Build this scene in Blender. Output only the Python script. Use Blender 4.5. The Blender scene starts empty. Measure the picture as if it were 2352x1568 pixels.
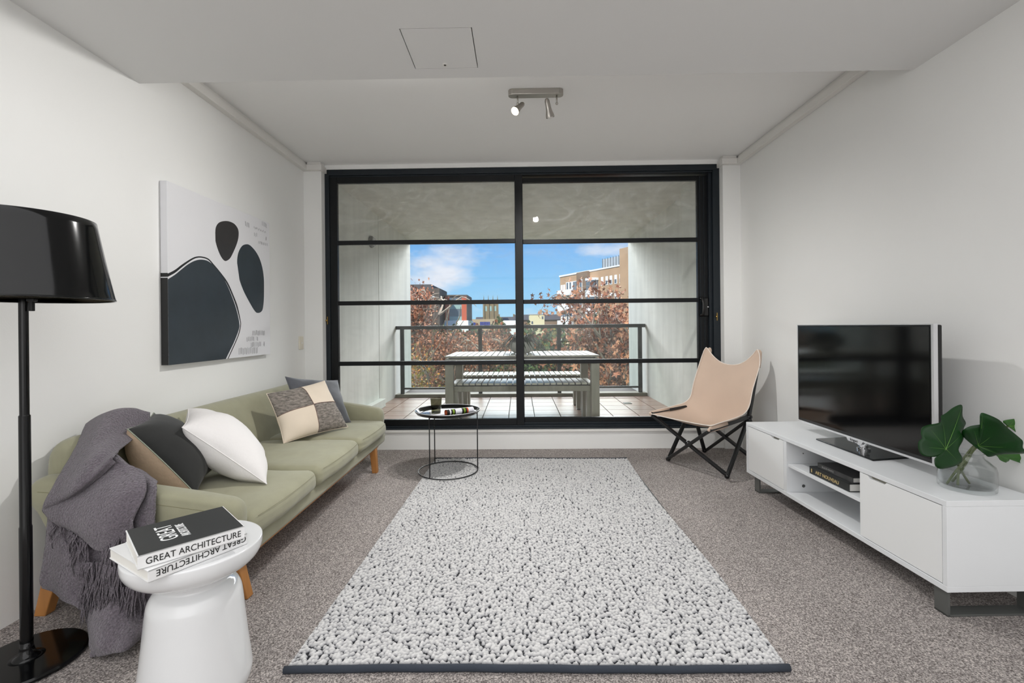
import bpy, bmesh, math, random
import numpy as np
from mathutils import Vector, Matrix

random.seed(7)
rng = np.random.default_rng(7)
SC = bpy.context.scene
COL = SC.collection
PI = math.pi

# ------------------------------------------------------------------ camera
YAW, ROLL = 0.015, -0.0097
fwd = Vector((-math.sin(YAW), math.cos(YAW), 0)); rt = Vector((math.cos(YAW), math.sin(YAW), 0)); up = Vector((0, 0, 1))
r2 = rt * math.cos(ROLL) + up * math.sin(ROLL)
u2 = up * math.cos(ROLL) - rt * math.sin(ROLL)
cam_d = bpy.data.cameras.new('camera')
cam = bpy.data.objects.new('camera', cam_d); COL.objects.link(cam)
cam_d.sensor_width = 36; cam_d.lens = 1061.2 / 2352 * 36
cam_d.shift_y = (750.5 - 784) / 2352
cam_d.clip_start = 0.05; cam_d.clip_end = 3000
cam.matrix_world = Matrix.Translation((0, 0, 1.1)) @ Matrix((r2, u2, -fwd)).transposed().to_4x4()
SC.camera = cam

# ------------------------------------------------------------------ exposure
SC.view_settings.view_transform = 'Standard'
SC.view_settings.look = 'None'
SC.view_settings.exposure = 0.0
SC.view_settings.gamma = 1.0
SC.view_settings.use_curve_mapping = False


def lin(c):
    return tuple((x / 255 / 12.92 if x / 255 <= .04045 else ((x / 255 + .055) / 1.055) ** 2.4) for x in c)


# ------------------------------------------------------------------ sky
world = bpy.data.worlds.new('sky'); SC.world = world; world.use_nodes = True
nt = world.node_tree; N = nt.nodes; L = nt.links; N.clear()
wo = N.new('ShaderNodeOutputWorld'); bg = N.new('ShaderNodeBackground'); tc = N.new('ShaderNodeTexCoord')
sx = N.new('ShaderNodeSeparateXYZ'); L.new(tc.outputs['Generated'], sx.inputs[0])
ramp = N.new('ShaderNodeValToRGB'); L.new(sx.outputs['Z'], ramp.inputs[0])
e = ramp.color_ramp.elements
e[0].position = 0.0; e[0].color = (*lin((170, 218, 246)), 1)
e[1].position = 1.0; e[1].color = (*lin((78, 128, 205)), 1)
a = ramp.color_ramp.elements.new(0.09); a.color = (*lin((140, 200, 246)), 1)
a = ramp.color_ramp.elements.new(0.20); a.color = (*lin((108, 172, 240)), 1)
mp = N.new('ShaderNodeMapping'); mp.inputs['Scale'].default_value = (1.0, 1.0, 2.6); mp.inputs['Location'].default_value = (3.15, 0.4, 0.0)
L.new(tc.outputs['Generated'], mp.inputs[0])
nz = N.new('ShaderNodeTexNoise'); nz.inputs['Scale'].default_value = 4.2; nz.inputs['Detail'].default_value = 8; nz.inputs['Roughness'].default_value = 0.55
L.new(mp.outputs[0], nz.inputs['Vector'])
cr = N.new('ShaderNodeValToRGB'); cr.color_ramp.elements[0].position = 0.52; cr.color_ramp.elements[0].color = (0, 0, 0, 1)
cr.color_ramp.elements[1].position = 0.68; cr.color_ramp.elements[1].color = (.9, .9, .9, 1)
# a bank of cumulus standing low in the sky to the left of the tower
nrm = N.new('ShaderNodeVectorMath'); nrm.operation = 'DISTANCE'
sc3 = N.new('ShaderNodeVectorMath'); sc3.operation = 'MULTIPLY'; sc3.inputs[1].default_value = (1.0, 0.2, 2.3)
L.new(tc.outputs['Generated'], sc3.inputs[0]); L.new(sc3.outputs[0], nrm.inputs[0])
nrm.inputs[1].default_value = (-0.165, 0.2 * 0.972, 2.3 * 0.142)
mr = N.new('ShaderNodeMapRange'); mr.inputs[1].default_value = 0.0; mr.inputs[2].default_value = 0.17; mr.inputs[3].default_value = 0.17; mr.inputs[4].default_value = -0.05
mr.clamp = True
L.new(nrm.outputs['Value'], mr.inputs[0])
ad = N.new('ShaderNodeMath'); ad.operation = 'ADD'; L.new(nz.outputs[0], ad.inputs[0]); L.new(mr.outputs[0], ad.inputs[1])
L.new(ad.outputs[0], cr.inputs[0])
mx = N.new('ShaderNodeMixRGB'); mx.inputs[2].default_value = (*lin((238, 238, 248)), 1)
L.new(cr.outputs[0], mx.inputs[0]); L.new(ramp.outputs[0], mx.inputs[1]); L.new(mx.outputs[0], bg.inputs[0])
bg.inputs[1].default_value = 1.05
L.new(bg.outputs[0], wo.inputs[0])


# ------------------------------------------------------------------ lights
REARC, REARW, DAYW, SPOTW = 72.0, 34.0, 15500.0, 92.0
def lamp(kind, name, loc, rot, energy, color=(1, 1, 1), **k):
    d = bpy.data.lights.new(name, kind); d.energy = energy; d.color = color
    for a_, b_ in k.items():
        setattr(d, a_, b_)
    o = bpy.data.objects.new(name, d); o.location = loc; o.rotation_euler = rot; COL.objects.link(o)
    return o


SUN = lamp('SUN', 'sun', (0, -10, 30), (math.radians(52), 0, math.radians(-32)), 4.8, (1, .95, .86), angle=0.01)
# added fill panels behind the camera, brightening the room from ceiling and end wall
lamp('AREA', 'rear_ceiling_fill', (0.02, -0.9, 2.34), (0, 0, 0), REARC, (.98, .985, 1), shape='RECTANGLE', size=3.7, size_y=4.2)
lamp('AREA', 'rear_wall_fill', (0.02, -3.12, 1.25), (math.radians(90), 0, 0), REARW, (.98, .985, 1), shape='RECTANGLE', size=3.7, size_y=2.1)
# added unseen panel past the balcony roof edge, boosting the daylight
lamp('AREA', 'daylight_fill', (0, 23, 10.5), (math.radians(-63), 0, 0), DAYW, (.98, .99, 1), shape='RECTANGLE', size=26.0, size_y=8.0)


# ------------------------------------------------------------------ materials
MATS = {}


def mat(name, color, rough=.5, metal=0, spec=.5, noise=None, bump=None, coat=0, sheen=0, emit=None, rand=0):
    """color 0-255 sRGB. noise=(scale, amount, stretch) colour variation; bump=(scale, strength, dist)"""
    if name in MATS:
        return MATS[name]
    m = bpy.data.materials.new(name); m.use_nodes = True
    nt = m.node_tree; b = nt.nodes['Principled BSDF']; c = lin(color)
    b.inputs['Base Color'].default_value = (*c, 1); b.inputs['Roughness'].default_value = rough
    b.inputs['Metallic'].default_value = metal; b.inputs['Specular IOR Level'].default_value = spec
    b.inputs['Coat Weight'].default_value = coat; b.inputs['Sheen Weight'].default_value = sheen
    if emit:
        b.inputs['Emission Color'].default_value = (*lin(emit[0]), 1); b.inputs['Emission Strength'].default_value = emit[1]
    t = nt.nodes.new('ShaderNodeTexCoord')
    last = None
    if noise:
        mp = nt.nodes.new('ShaderNodeMapping'); nt.links.new(t.outputs['Object'], mp.inputs[0])
        mp.inputs['Scale'].default_value = noise[2] if len(noise) > 2 else (1, 1, 1)
        n = nt.nodes.new('ShaderNodeTexNoise'); n.inputs['Scale'].default_value = noise[0]; n.inputs['Detail'].default_value = 5
        nt.links.new(mp.outputs[0], n.inputs['Vector'])
        r = nt.nodes.new('ShaderNodeMapRange'); r.inputs[1].default_value = .3; r.inputs[2].default_value = .7
        r.inputs[3].default_value = 1 - noise[1]; r.inputs[4].default_value = 1 + noise[1]
        nt.links.new(n.outputs[0], r.inputs[0]); last = r.outputs[0]
    if rand:
        oi = nt.nodes.new('ShaderNodeObjectInfo'); r = nt.nodes.new('ShaderNodeMapRange')
        r.inputs[3].default_value = 1 - rand; r.inputs[4].default_value = 1 + rand
        nt.links.new(oi.outputs['Random'], r.inputs[0])
        if last is None:
            last = r.outputs[0]
        else:
            q = nt.nodes.new('ShaderNodeMath'); q.operation = 'MULTIPLY'
            nt.links.new(last, q.inputs[0]); nt.links.new(r.outputs[0], q.inputs[1]); last = q.outputs[0]
    if last is not None:
        v = nt.nodes.new('ShaderNodeVectorMath'); v.operation = 'SCALE'; v.inputs[0].default_value = c
        nt.links.new(last, v.inputs['Scale']); nt.links.new(v.outputs[0], b.inputs['Base Color'])
    if bump:
        n = nt.nodes.new('ShaderNodeTexNoise'); n.inputs['Scale'].default_value = bump[0]; n.inputs['Detail'].default_value = 4
        nt.links.new(t.outputs['Object'], n.inputs['Vector'])
        bp = nt.nodes.new('ShaderNodeBump'); bp.inputs['Strength'].default_value = bump[1]; bp.inputs['Distance'].default_value = bump[2]
        nt.links.new(n.outputs[0], bp.inputs['Height']); nt.links.new(bp.outputs[0], b.inputs['Normal'])
    MATS[name] = m
    return m


def glass_mat(name, tint=(1, 1, 1), dust=0.0, rough=0.0, ior=1.45, refl=1.0, power=5.0, top=0):
    m = bpy.data.materials.new(name); m.use_nodes = True; nt = m.node_tree; nt.nodes.clear()
    o = nt.nodes.new('ShaderNodeOutputMaterial'); tr = nt.nodes.new('ShaderNodeBsdfTransparent'); gl = nt.nodes.new('ShaderNodeBsdfGlossy')
    tr.inputs[0].default_value = (*tint, 1); gl.inputs['Roughness'].default_value = rough
    lw = nt.nodes.new('ShaderNodeLayerWeight'); lw.inputs['Blend'].default_value = .5
    pw = nt.nodes.new('ShaderNodeMath'); pw.operation = 'POWER'; pw.inputs[1].default_value = power; nt.links.new(lw.outputs['Facing'], pw.inputs[0])
    f0 = ((ior - 1) / (ior + 1)) ** 2; fr = nt.nodes.new('ShaderNodeMath'); fr.operation = 'MULTIPLY_ADD'; fr.inputs[1].default_value = 1 - f0; fr.inputs[2].default_value = f0; nt.links.new(pw.outputs[0], fr.inputs[0])
    a = nt.nodes.new('ShaderNodeMixShader'); fm = nt.nodes.new('ShaderNodeMath'); fm.operation = 'MULTIPLY'; fm.inputs[1].default_value = refl; nt.links.new(fr.outputs[0], fm.inputs[0]); nt.links.new(fm.outputs[0], a.inputs[0]); nt.links.new(tr.outputs[0], a.inputs[1]); nt.links.new(gl.outputs[0], a.inputs[2])
    out = a
    if dust:
        t = nt.nodes.new('ShaderNodeTexCoord'); mp = nt.nodes.new('ShaderNodeMapping'); nt.links.new(t.outputs['Object'], mp.inputs[0])
        mp.inputs['Scale'].default_value = (1.2, 1, 2.2)
        n = nt.nodes.new('ShaderNodeTexNoise'); n.inputs['Scale'].default_value = 2.6; n.inputs['Detail'].default_value = 7; n.inputs['Distortion'].default_value = 2.5
        nt.links.new(mp.outputs[0], n.inputs['Vector'])
        r = nt.nodes.new('ShaderNodeMapRange'); r.inputs[1].default_value = .45; r.inputs[2].default_value = .75; r.inputs[3].default_value = dust * .35; r.inputs[4].default_value = dust
        nt.links.new(n.outputs[0], r.inputs[0])
        if top:
            sz = nt.nodes.new('ShaderNodeSeparateXYZ'); nt.links.new(t.outputs['Object'], sz.inputs[0])
            zr = nt.nodes.new('ShaderNodeMapRange'); zr.inputs[1].default_value = top - .25; zr.inputs[2].default_value = top + .25; zr.inputs[3].default_value = 1.0; zr.inputs[4].default_value = 4.0
            nt.links.new(sz.outputs['Z'], zr.inputs[0])
            mm = nt.nodes.new('ShaderNodeMath'); mm.operation = 'MULTIPLY'; nt.links.new(r.outputs[0], mm.inputs[0]); nt.links.new(zr.outputs[0], mm.inputs[1]); r = mm
        df = nt.nodes.new('ShaderNodeBsdfDiffuse'); df.inputs[0].default_value = (.8, .8, .78, 1)
        b2 = nt.nodes.new('ShaderNodeMixShader'); nt.links.new(r.outputs[0], b2.inputs[0]); nt.links.new(a.outputs[0], b2.inputs[1]); nt.links.new(df.outputs[0], b2.inputs[2]); out = b2
    nt.links.new(out.outputs[0], o.inputs[0]); MATS[name] = m
    return m


M = {}
M['wall'] = mat('white_wall_paint', (238, 238, 236), .6, noise=(1.5, .012), bump=(160, .12, .002))
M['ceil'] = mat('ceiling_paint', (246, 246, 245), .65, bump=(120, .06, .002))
M['soffit_shaded'] = mat('shaded_soffit_paint', (226, 226, 225), .65, bump=(120, .06, .002))  # ceiling paint darkened: shade on the dropped part is put into the colour
M['trim'] = mat('trim_paint', (228, 226, 222), .45)
M['frame'] = mat('navy_black_aluminium', (9, 12, 15), .4, spec=.3)
M['frame2'] = mat('frame_slate_aluminium', (26, 33, 39), .4, spec=.35)
M['black'] = mat('black_plastic', (14, 14, 15), .35)
M['concrete'] = mat('balcony_render', (212, 212, 206), .8, noise=(2.2, .10, (2.5, 2.5, .35)), bump=(45, .25, .004))
M['curb'] = mat('curb_cement', (128, 126, 114), .85, noise=(8, .15), bump=(60, .3, .003))
M['grout'] = mat('dark_grout', (62, 56, 52), .9)
M['tile'] = mat('terracotta_tile', (150, 119, 105), .3, spec=.5, noise=(9, .08), rand=.08)
M['rail'] = mat('railing_paint', (38, 44, 46), .4)
M['pane'] = glass_mat('door_glass', (.97, .985, .975), dust=.05, refl=.3, top=1.62)
M['railglass'] = glass_mat('balustrade_glass', (.93, .96, .94), dust=.03, refl=.5)
M['sofa'] = mat('sage_green_fabric', (148, 146, 122), .9, sheen=.2, noise=(14, .05, (1, 1, 1)), bump=(420, .25, .002))
M['seam'] = mat('sage_seam_thread', (134, 131, 104), .9)
M['oak'] = mat('oak_wood', (178, 122, 66), .45, noise=(30, .12, (1, 1, .08)))
M['white'] = mat('white_lacquer', (232, 233, 233), .22, spec=.5)
M['whitematt'] = mat('white_melamine', (224, 226, 228), .35)
M['whitegloss'] = mat('white_gloss', (224, 225, 226), .12, coat=.4)
M['steel'] = mat('grey_steel', (112, 114, 112), .4, metal=.6)
M['chrome'] = mat('chrome', (220, 220, 222), .08, metal=1)
M['nickel'] = mat('brushed_nickel', (178, 174, 168), .3, metal=.85)
M['silver'] = mat('silver_bezel', (208, 208, 210), .25, metal=.4)
M['screen'] = mat('screen_glass', (7, 7, 8), .09, spec=.5)
M['gloss'] = mat('black_gloss_metal', (7, 8, 9), .12, spec=.35)
M['blackmetal'] = mat('black_powder_coat', (16, 17, 20), .4)
M['canvas'] = mat('natural_canvas', (205, 182, 164), .9, noise=(6, .03), bump=(500, .2, .001))
M['canvas_edge'] = mat('canvas_binding', (232, 222, 212), .9)
M['blackwood'] = mat('black_stained_wood', (20, 21, 23), .45, noise=(20, .2))
M['paper'] = mat('paper_pages', (234, 232, 226), .8)
M['bookwhite'] = mat('white_book_cover', (236, 236, 236), .35)
M['bookblack'] = mat('black_book_cover', (36, 38, 38), .45, noise=(6, .12))
M['ink'] = mat('black_ink', (28, 28, 28), .6)
M['inkwhite'] = mat('white_ink', (240, 240, 240), .5)
M['gold'] = mat('gold_foil', (206, 184, 130), .4, metal=.3)
M['blanket'] = mat('grey_mauve_wool', (106, 98, 106), .97, sheen=.3, noise=(160, .32), bump=(150, 1.0, .012))
M['velvet'] = mat('charcoal_velvet', (27, 28, 27), .8, sheen=.15, noise=(7, .3))
M['linen'] = mat('beige_linen', (190, 166, 142), .9, noise=(14, .06, (1, 1, 3)), bump=(70, .3, .004))
M['whitelinen'] = mat('white_linen', (230, 227, 226), .85, bump=(40, .25, .005))
M['greyvelvet'] = mat('slate_velvet', (80, 82, 89), .75, sheen=.35, noise=(9, .35))
M['hidegrey'] = mat('grey_cowhide', (128, 121, 114), .85, noise=(26, .55, (1.5, 1.5, 4)), bump=(160, .8, .006))
M['hidecream'] = mat('cream_suede', (222, 208, 190), .85, noise=(9, .03))
M['seamdark'] = mat('mauve_seam', (120, 96, 88), .8)
M['artcanvas'] = mat('art_canvas', (226, 226, 229), .7, bump=(600, .1, .001))
M['artnavy'] = mat('navy_paint', (43, 52, 59), .55, noise=(7, .14))
M['artblack'] = mat('black_paint', (20, 21, 22), .5)
M['artbrown'] = mat('brown_black_paint', (46, 43, 43), .5, noise=(7, .12))
M['artgrey'] = mat('grey_stroke_paint', (128, 128, 130), .7)
M['water'] = glass_mat('water', (.97, .985, .985), ior=1.33)
M['vase'] = glass_mat('clear_glass', (.972, .982, .982), ior=1.5, power=3.4)
M['smoke'] = glass_mat('smoke_glass', (.55, .54, .47), ior=1.5)
M['smokewater'] = glass_mat('drink_water', (.80, .80, .76), ior=1.33)
M['leaf'] = mat('philodendron_green', (9, 50, 12), .38, spec=.25, noise=(9, .3))
M['leaf_pale'] = mat('pale_leaf_green', (44, 92, 26), .35, noise=(9, .2))
M['vein'] = mat('leaf_vein', (92, 140, 52), .5)
M['stem'] = mat('leaf_stem', (86, 96, 62), .5)
M['bulb'] = mat('lit_bulb', (255, 240, 215), .5, emit=((255, 232, 200), 14))
M['switch'] = mat('cream_switch_plate', (226, 220, 204), .35)
M['slat'] = mat('grey_outdoor_slat', (184, 183, 170), .3, spec=.5, noise=(14, .06, (1, .2, 1)))
M['tableframe'] = mat('weathered_aluminium', (138, 136, 124), .5, noise=(22, .12, (1, 1, .15)))
M['pot'] = mat('pale_stone_pot', (176, 176, 170), .6, noise=(8, .08))
M['strap'] = mat('strappy_leaf_green', (30, 52, 30), .5, noise=(5, .2))
M['wardpipe'] = mat('drain_grate', (70, 68, 64), .5, metal=.5)
M['bark'] = mat('grey_bark', (128, 116, 102), .9, noise=(12, .2))
M['leaf_rust'] = mat('rust_autumn_leaf', (150, 90, 60), .7, noise=(1.5, .35), rand=.3)
M['leaf_tan'] = mat('tan_autumn_leaf', (196, 138, 102), .7, noise=(1.5, .2), rand=.25)
M['leaf_brown'] = mat('brown_autumn_leaf', (98, 58, 42), .7, noise=(1.5, .3))
M['leaf_olive'] = mat('olive_autumn_leaf', (122, 108, 44), .7, noise=(1.5, .3))
M['leaf_gold'] = mat('golden_leaf', (224, 150, 40), .6)
M['conifer'] = mat('dark_evergreen', (58, 72, 48), .9, noise=(2, .3))
M['bush'] = mat('bush_green', (84, 104, 62), .9, noise=(2, .35))
M['grass'] = mat('park_ground', (118, 116, 84), .95, noise=(.25, .25))
M['road'] = mat('asphalt_path', (168, 166, 164), .9)
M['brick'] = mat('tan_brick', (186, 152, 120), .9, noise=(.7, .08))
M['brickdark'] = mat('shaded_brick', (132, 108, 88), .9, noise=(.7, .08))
M['bwhite'] = mat('white_building_paint', (240, 240, 240), .7)
M['bglass'] = mat('dark_window_glass', (96, 104, 112), .15, spec=.8)
M['orange'] = mat('orange_cladding', (196, 92, 62), .7)
M['darkclad'] = mat('dark_cladding', (88, 78, 70), .8, noise=(.5, .15))
M['greenglass'] = mat('green_spandrel_glass', (150, 178, 172), .3)
M['sandstone'] = mat('sandstone', (128, 112, 84), .9, noise=(.6, .2))
M['slateroof'] = mat('slate_roof', (86, 82, 84), .8)
M['tanwall'] = mat('tan_concrete_wall', (178, 158, 128), .9)
M['bluewin'] = mat('blue_window', (48, 62, 140), .3)
M['cream'] = mat('cream_wall', (226, 216, 176), .85)
M['metalsheet'] = mat('roof_plant_metal', (196, 200, 204), .5, metal=.3)
M['mag_a'] = mat('magazine_white', (225, 225, 232), .3)
M['mag_b'] = mat('magazine_black', (30, 28, 26), .3)
M['mag_c'] = mat('magazine_green', (120, 150, 48), .3)
M['mag_d'] = mat('magazine_orange', (190, 84, 40), .3)
M['brass'] = mat('brass_latch', (178, 146, 80), .3, metal=.8)
M['inner_white'] = mat('shade_inner_white', (255, 236, 206), .6)


def carpet_material():
    m = bpy.data.materials.new('carpet_twist_pile'); m.use_nodes = True; nt = m.node_tree; b = nt.nodes['Principled BSDF']
    t = nt.nodes.new('ShaderNodeTexCoord')
    n1 = nt.nodes.new('ShaderNodeTexNoise'); n1.inputs['Scale'].default_value = 210; n1.inputs['Detail'].default_value = 6; n1.inputs['Roughness'].default_value = .7
    n2 = nt.nodes.new('ShaderNodeTexNoise'); n2.inputs['Scale'].default_value = 2.2; n2.inputs['Detail'].default_value = 4
    for n in (n1, n2):
        nt.links.new(t.outputs['Object'], n.inputs['Vector'])
    r = nt.nodes.new('ShaderNodeValToRGB'); nt.links.new(n1.outputs[0], r.inputs[0])
    r.color_ramp.elements[0].position = .36; r.color_ramp.elements[0].color = (*lin((78, 70, 67)), 1)
    r.color_ramp.elements[1].position = .64; r.color_ramp.elements[1].color = (*lin((232, 222, 216)), 1)
    k = r.color_ramp.elements.new(.5); k.color = (*lin((156, 149, 146)), 1)
    mr = nt.nodes.new('ShaderNodeMapRange'); mr.inputs[1].default_value = .3; mr.inputs[2].default_value = .7; mr.inputs[3].default_value = .9; mr.inputs[4].default_value = 1.08
    nt.links.new(n2.outputs[0], mr.inputs[0])
    v = nt.nodes.new('ShaderNodeVectorMath'); v.operation = 'SCALE'; nt.links.new(r.outputs[0], v.inputs[0]); nt.links.new(mr.outputs[0], v.inputs['Scale'])
    nt.links.new(v.outputs[0], b.inputs['Base Color']); b.inputs['Roughness'].default_value = 1; b.inputs['Specular IOR Level'].default_value = .1
    bp = nt.nodes.new('ShaderNodeBump'); bp.inputs['Strength'].default_value = .8; bp.inputs['Distance'].default_value = .008
    nt.links.new(n1.outputs[0], bp.inputs['Height']); nt.links.new(bp.outputs[0], b.inputs['Normal'])
    return m


M['carpet'] = carpet_material()


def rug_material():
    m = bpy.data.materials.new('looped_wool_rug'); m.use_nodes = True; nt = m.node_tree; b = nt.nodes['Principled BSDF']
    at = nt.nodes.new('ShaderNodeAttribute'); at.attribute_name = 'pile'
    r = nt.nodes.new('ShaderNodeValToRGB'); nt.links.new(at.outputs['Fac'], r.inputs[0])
    r.color_ramp.elements[0].position = .17; r.color_ramp.elements[0].color = (*lin((52, 53, 58)), 1)  # gaps darken with low pile: dark backing, plus shade put into the colour
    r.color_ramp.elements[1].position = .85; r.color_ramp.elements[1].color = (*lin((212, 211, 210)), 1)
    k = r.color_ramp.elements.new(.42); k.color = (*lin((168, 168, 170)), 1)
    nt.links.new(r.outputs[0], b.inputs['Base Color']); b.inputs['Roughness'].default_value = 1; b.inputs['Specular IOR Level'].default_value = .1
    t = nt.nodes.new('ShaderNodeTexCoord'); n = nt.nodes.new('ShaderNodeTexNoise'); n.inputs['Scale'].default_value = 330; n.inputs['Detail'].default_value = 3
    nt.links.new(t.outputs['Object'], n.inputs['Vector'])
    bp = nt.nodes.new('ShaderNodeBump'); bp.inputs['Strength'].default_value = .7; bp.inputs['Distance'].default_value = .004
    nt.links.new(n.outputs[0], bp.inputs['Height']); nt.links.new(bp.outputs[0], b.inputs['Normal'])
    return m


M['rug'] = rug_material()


# ------------------------------------------------------------------ mesh helpers
class MB:
    def __init__(s):
        s.v = []; s.f = []

    def add(s, vs, fs):
        o = len(s.v); s.v += [tuple(map(float, p)) for p in vs]; s.f += [tuple(i + o for i in f) for f in fs]; return s

    def box(s, x0, x1, y0, y1, z0, z1):
        vs = [(x, y, z) for z in (z0, z1) for y in (y0, y1) for x in (x0, x1)]
        return s.add(vs, [(0, 2, 3, 1), (4, 5, 7, 6), (0, 1, 5, 4), (2, 6, 7, 3), (0, 4, 6, 2), (1, 3, 7, 5)])

    def beam(s, p, q, w, h, side=None):
        """box beam from p to q, w along 'side', h along the other"""
        p, q = Vector(p), Vector(q); d = (q - p).normalized()
        sd = Vector(side) if side else (Vector((0, 0, 1)) if abs(d.z) < .9 else Vector((1, 0, 0)))
        a = (sd - d * sd.dot(d)).normalized(); b = d.cross(a)
        vs = [c + a * i * w / 2 + b * j * h / 2 for c in (p, q) for i, j in ((-1, -1), (1, -1), (1, 1), (-1, 1))]
        return s.add(vs, [(0, 3, 2, 1), (4, 5, 6, 7), (0, 1, 5, 4), (1, 2, 6, 5), (2, 3, 7, 6), (3, 0, 4, 7)])

    def tube(s, pts, r, n=10, cap=True, flat=1.0):
        pts = [Vector(p) for p in pts]; rs = r if isinstance(r, (list, tuple)) else [r] * len(pts)
        vs = []; prev = None
        for i, p in enumerate(pts):
            d = (pts[min(i + 1, len(pts) - 1)] - pts[max(i - 1, 0)]).normalized()
            if prev is None:
                a = Vector((0, 0, 1)) if abs(d.z) < .9 else Vector((1, 0, 0))
            else:
                a = prev
            a = (a - d * a.dot(d)).normalized(); prev = a; b = d.cross(a)
            for k in range(n):
                t = 2 * PI * k / n; vs.append(p + (a * math.cos(t) + b * math.sin(t) * flat) * rs[i])
        fs = []
        for i in range(len(pts) - 1):
            for k in range(n):
                k2 = (k + 1) % n; fs.append((i * n + k, i * n + k2, (i + 1) * n + k2, (i + 1) * n + k))
        if cap:
            fs.append(tuple(reversed(range(n)))); fs.append(tuple(range((len(pts) - 1) * n, len(pts) * n)))
        return s.add(vs, fs)

    def ring(s, c, R, r, n=64, m=8):
        vs = []; fs = []
        for i in range(n):
            a = 2 * PI * i / n
            for j in range(m):
                b = 2 * PI * j / m; q = R + r * math.cos(b)
                vs.append((c[0] + q * math.cos(a), c[1] + q * math.sin(a), c[2] + r * math.sin(b)))
        for i in range(n):
            for j in range(m):
                i2, j2 = (i + 1) % n, (j + 1) % m; fs.append((i * m + j, i2 * m + j, i2 * m + j2, i * m + j2))
        return s.add(vs, fs)

    def lathe(s, prof, c=(0, 0, 0), n=48, close=False, M4=None):
        vs = []; fs = []
        for r, z in prof:
            for k in range(n):
                t = 2 * PI * k / n; p = Vector((r * math.cos(t), r * math.sin(t), z))
                if M4:
                    p = M4 @ p
                vs.append(p + Vector(c))
        m = len(prof)
        for i in range(m if close else m - 1):
            i2 = (i + 1) % m
            for k in range(n):
                k2 = (k + 1) % n; fs.append((i * n + k, i * n + k2, i2 * n + k2, i2 * n + k))
        if not close:
            if prof[0][0] > 1e-5: fs.append(tuple(reversed(range(n))))
            if prof[-1][0] > 1e-5: fs.append(tuple(range((m - 1) * n, m * n)))
        return s.add(vs, fs)

    def prism(s, poly, f0, f1):
        """poly: 2-D outline, f0/f1 map (a,b) to the two faces"""
        n = len(poly); vs = [f0(*p) for p in poly] + [f1(*p) for p in poly]
        fs = [tuple(reversed(range(n))), tuple(range(n, 2 * n))] + [(i, (i + 1) % n, n + (i + 1) % n, n + i) for i in range(n)]
        return s.add(vs, fs)

    def surf(s, g):
        """g: 2-D list of points"""
        r, c = len(g), len(g[0]); vs = [p for row in g for p in row]
        return s.add(vs, [(i * c + j, i * c + j + 1, (i + 1) * c + j + 1, (i + 1) * c + j) for i in range(r - 1) for j in range(c - 1)])

    def ball(s, c, r, n=16, m=10, sc=(1, 1, 1)):
        vs = []; fs = []
        for i in range(m + 1):
            t = PI * i / m
            for k in range(n):
                p = 2 * PI * k / n; vs.append((c[0] + r * sc[0] * math.sin(t) * math.cos(p), c[1] + r * sc[1] * math.sin(t) * math.sin(p), c[2] + r * sc[2] * math.cos(t)))
        for i in range(m):
            for k in range(n):
                k2 = (k + 1) % n; fs.append((i * n + k, (i + 1) * n + k, (i + 1) * n + k2, i * n + k2))
        return s.add(vs, fs)


def base_of(par):
    """frame offset of a parent: sum of locations up to (and for world-built roots including) the root"""
    off = Vector((0, 0, 0)); p = par
    while p is not None:
        if p.parent is None:
            if not p.get('_local'):
                off += p.location
        else:
            off += p.location
        p = p.parent
    return off


def link(name, data, loc, parent):
    o = bpy.data.objects.new(name, data); COL.objects.link(o)
    o.parent = parent; o.location = loc
    return o


def obj(name, mb, m, parent=None, smooth=False, bevel=0, seg=2, subsurf=0, solid=0, label=None, cat=None, group=None, kind=None, fixn=True, auto=None):
    me = bpy.data.meshes.new(name)
    arr = np.array(mb.v, dtype=float)
    lo, hi = arr.min(0), arr.max(0); c = np.array(((lo[0] + hi[0]) / 2, (lo[1] + hi[1]) / 2, lo[2]))
    me.from_pydata((arr - c).tolist(), [], mb.f)
    if fixn:
        bm = bmesh.new(); bm.from_mesh(me); bmesh.ops.recalc_face_normals(bm, faces=bm.faces); bm.to_mesh(me); bm.free()
    if isinstance(m, (list, tuple)):
        for x in m:
            me.materials.append(x)
    else:
        me.materials.append(m)
    loc = Vector(c) - (base_of(parent) if parent else Vector((0, 0, 0)))
    o = link(name, me, loc, parent)
    if smooth:
        me.shade_smooth()
        if auto:
            me.set_sharp_from_angle(angle=math.radians(auto))
    if solid:
        k = o.modifiers.new('s', 'SOLIDIFY'); k.thickness = solid; k.offset = 0
    if bevel:
        k = o.modifiers.new('b', 'BEVEL'); k.width = bevel; k.segments = seg; k.limit_method = 'ANGLE'; k.angle_limit = math.radians(35)
    if subsurf:
        k = o.modifiers.new('u', 'SUBSURF'); k.levels = subsurf; k.render_levels = subsurf
    if label: o['label'] = label
    if cat: o['category'] = cat
    if group: o['group'] = group
    if kind: o['kind'] = kind
    return o


def thing(name, label, cat, loc, rotz=0, local=False, group=None, kind=None):
    o = bpy.data.objects.new(name, None); COL.objects.link(o); o.location = loc; o.rotation_euler = (0, 0, rotz)
    o.empty_display_size = .1
    if local or rotz: o['_local'] = 1
    if label: o['label'] = label
    if cat: o['category'] = cat
    if group: o['group'] = group
    if kind: o['kind'] = kind
    return o


def piece(name, me, loc, parent, rot=None, scale=None):
    """alike piece sharing mesh data; loc in the parent's frame coordinates (world for world-built)"""
    o = link(name, me, Vector(loc) - base_of(parent), parent)
    if rot: o.rotation_euler = rot
    if scale: o.scale = scale
    return o


def copy_tree(o, parent=None):
    c = o.copy(); COL.objects.link(c); c.parent = parent
    for ch in list(o.children):
        copy_tree(ch, c)
    return c


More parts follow.
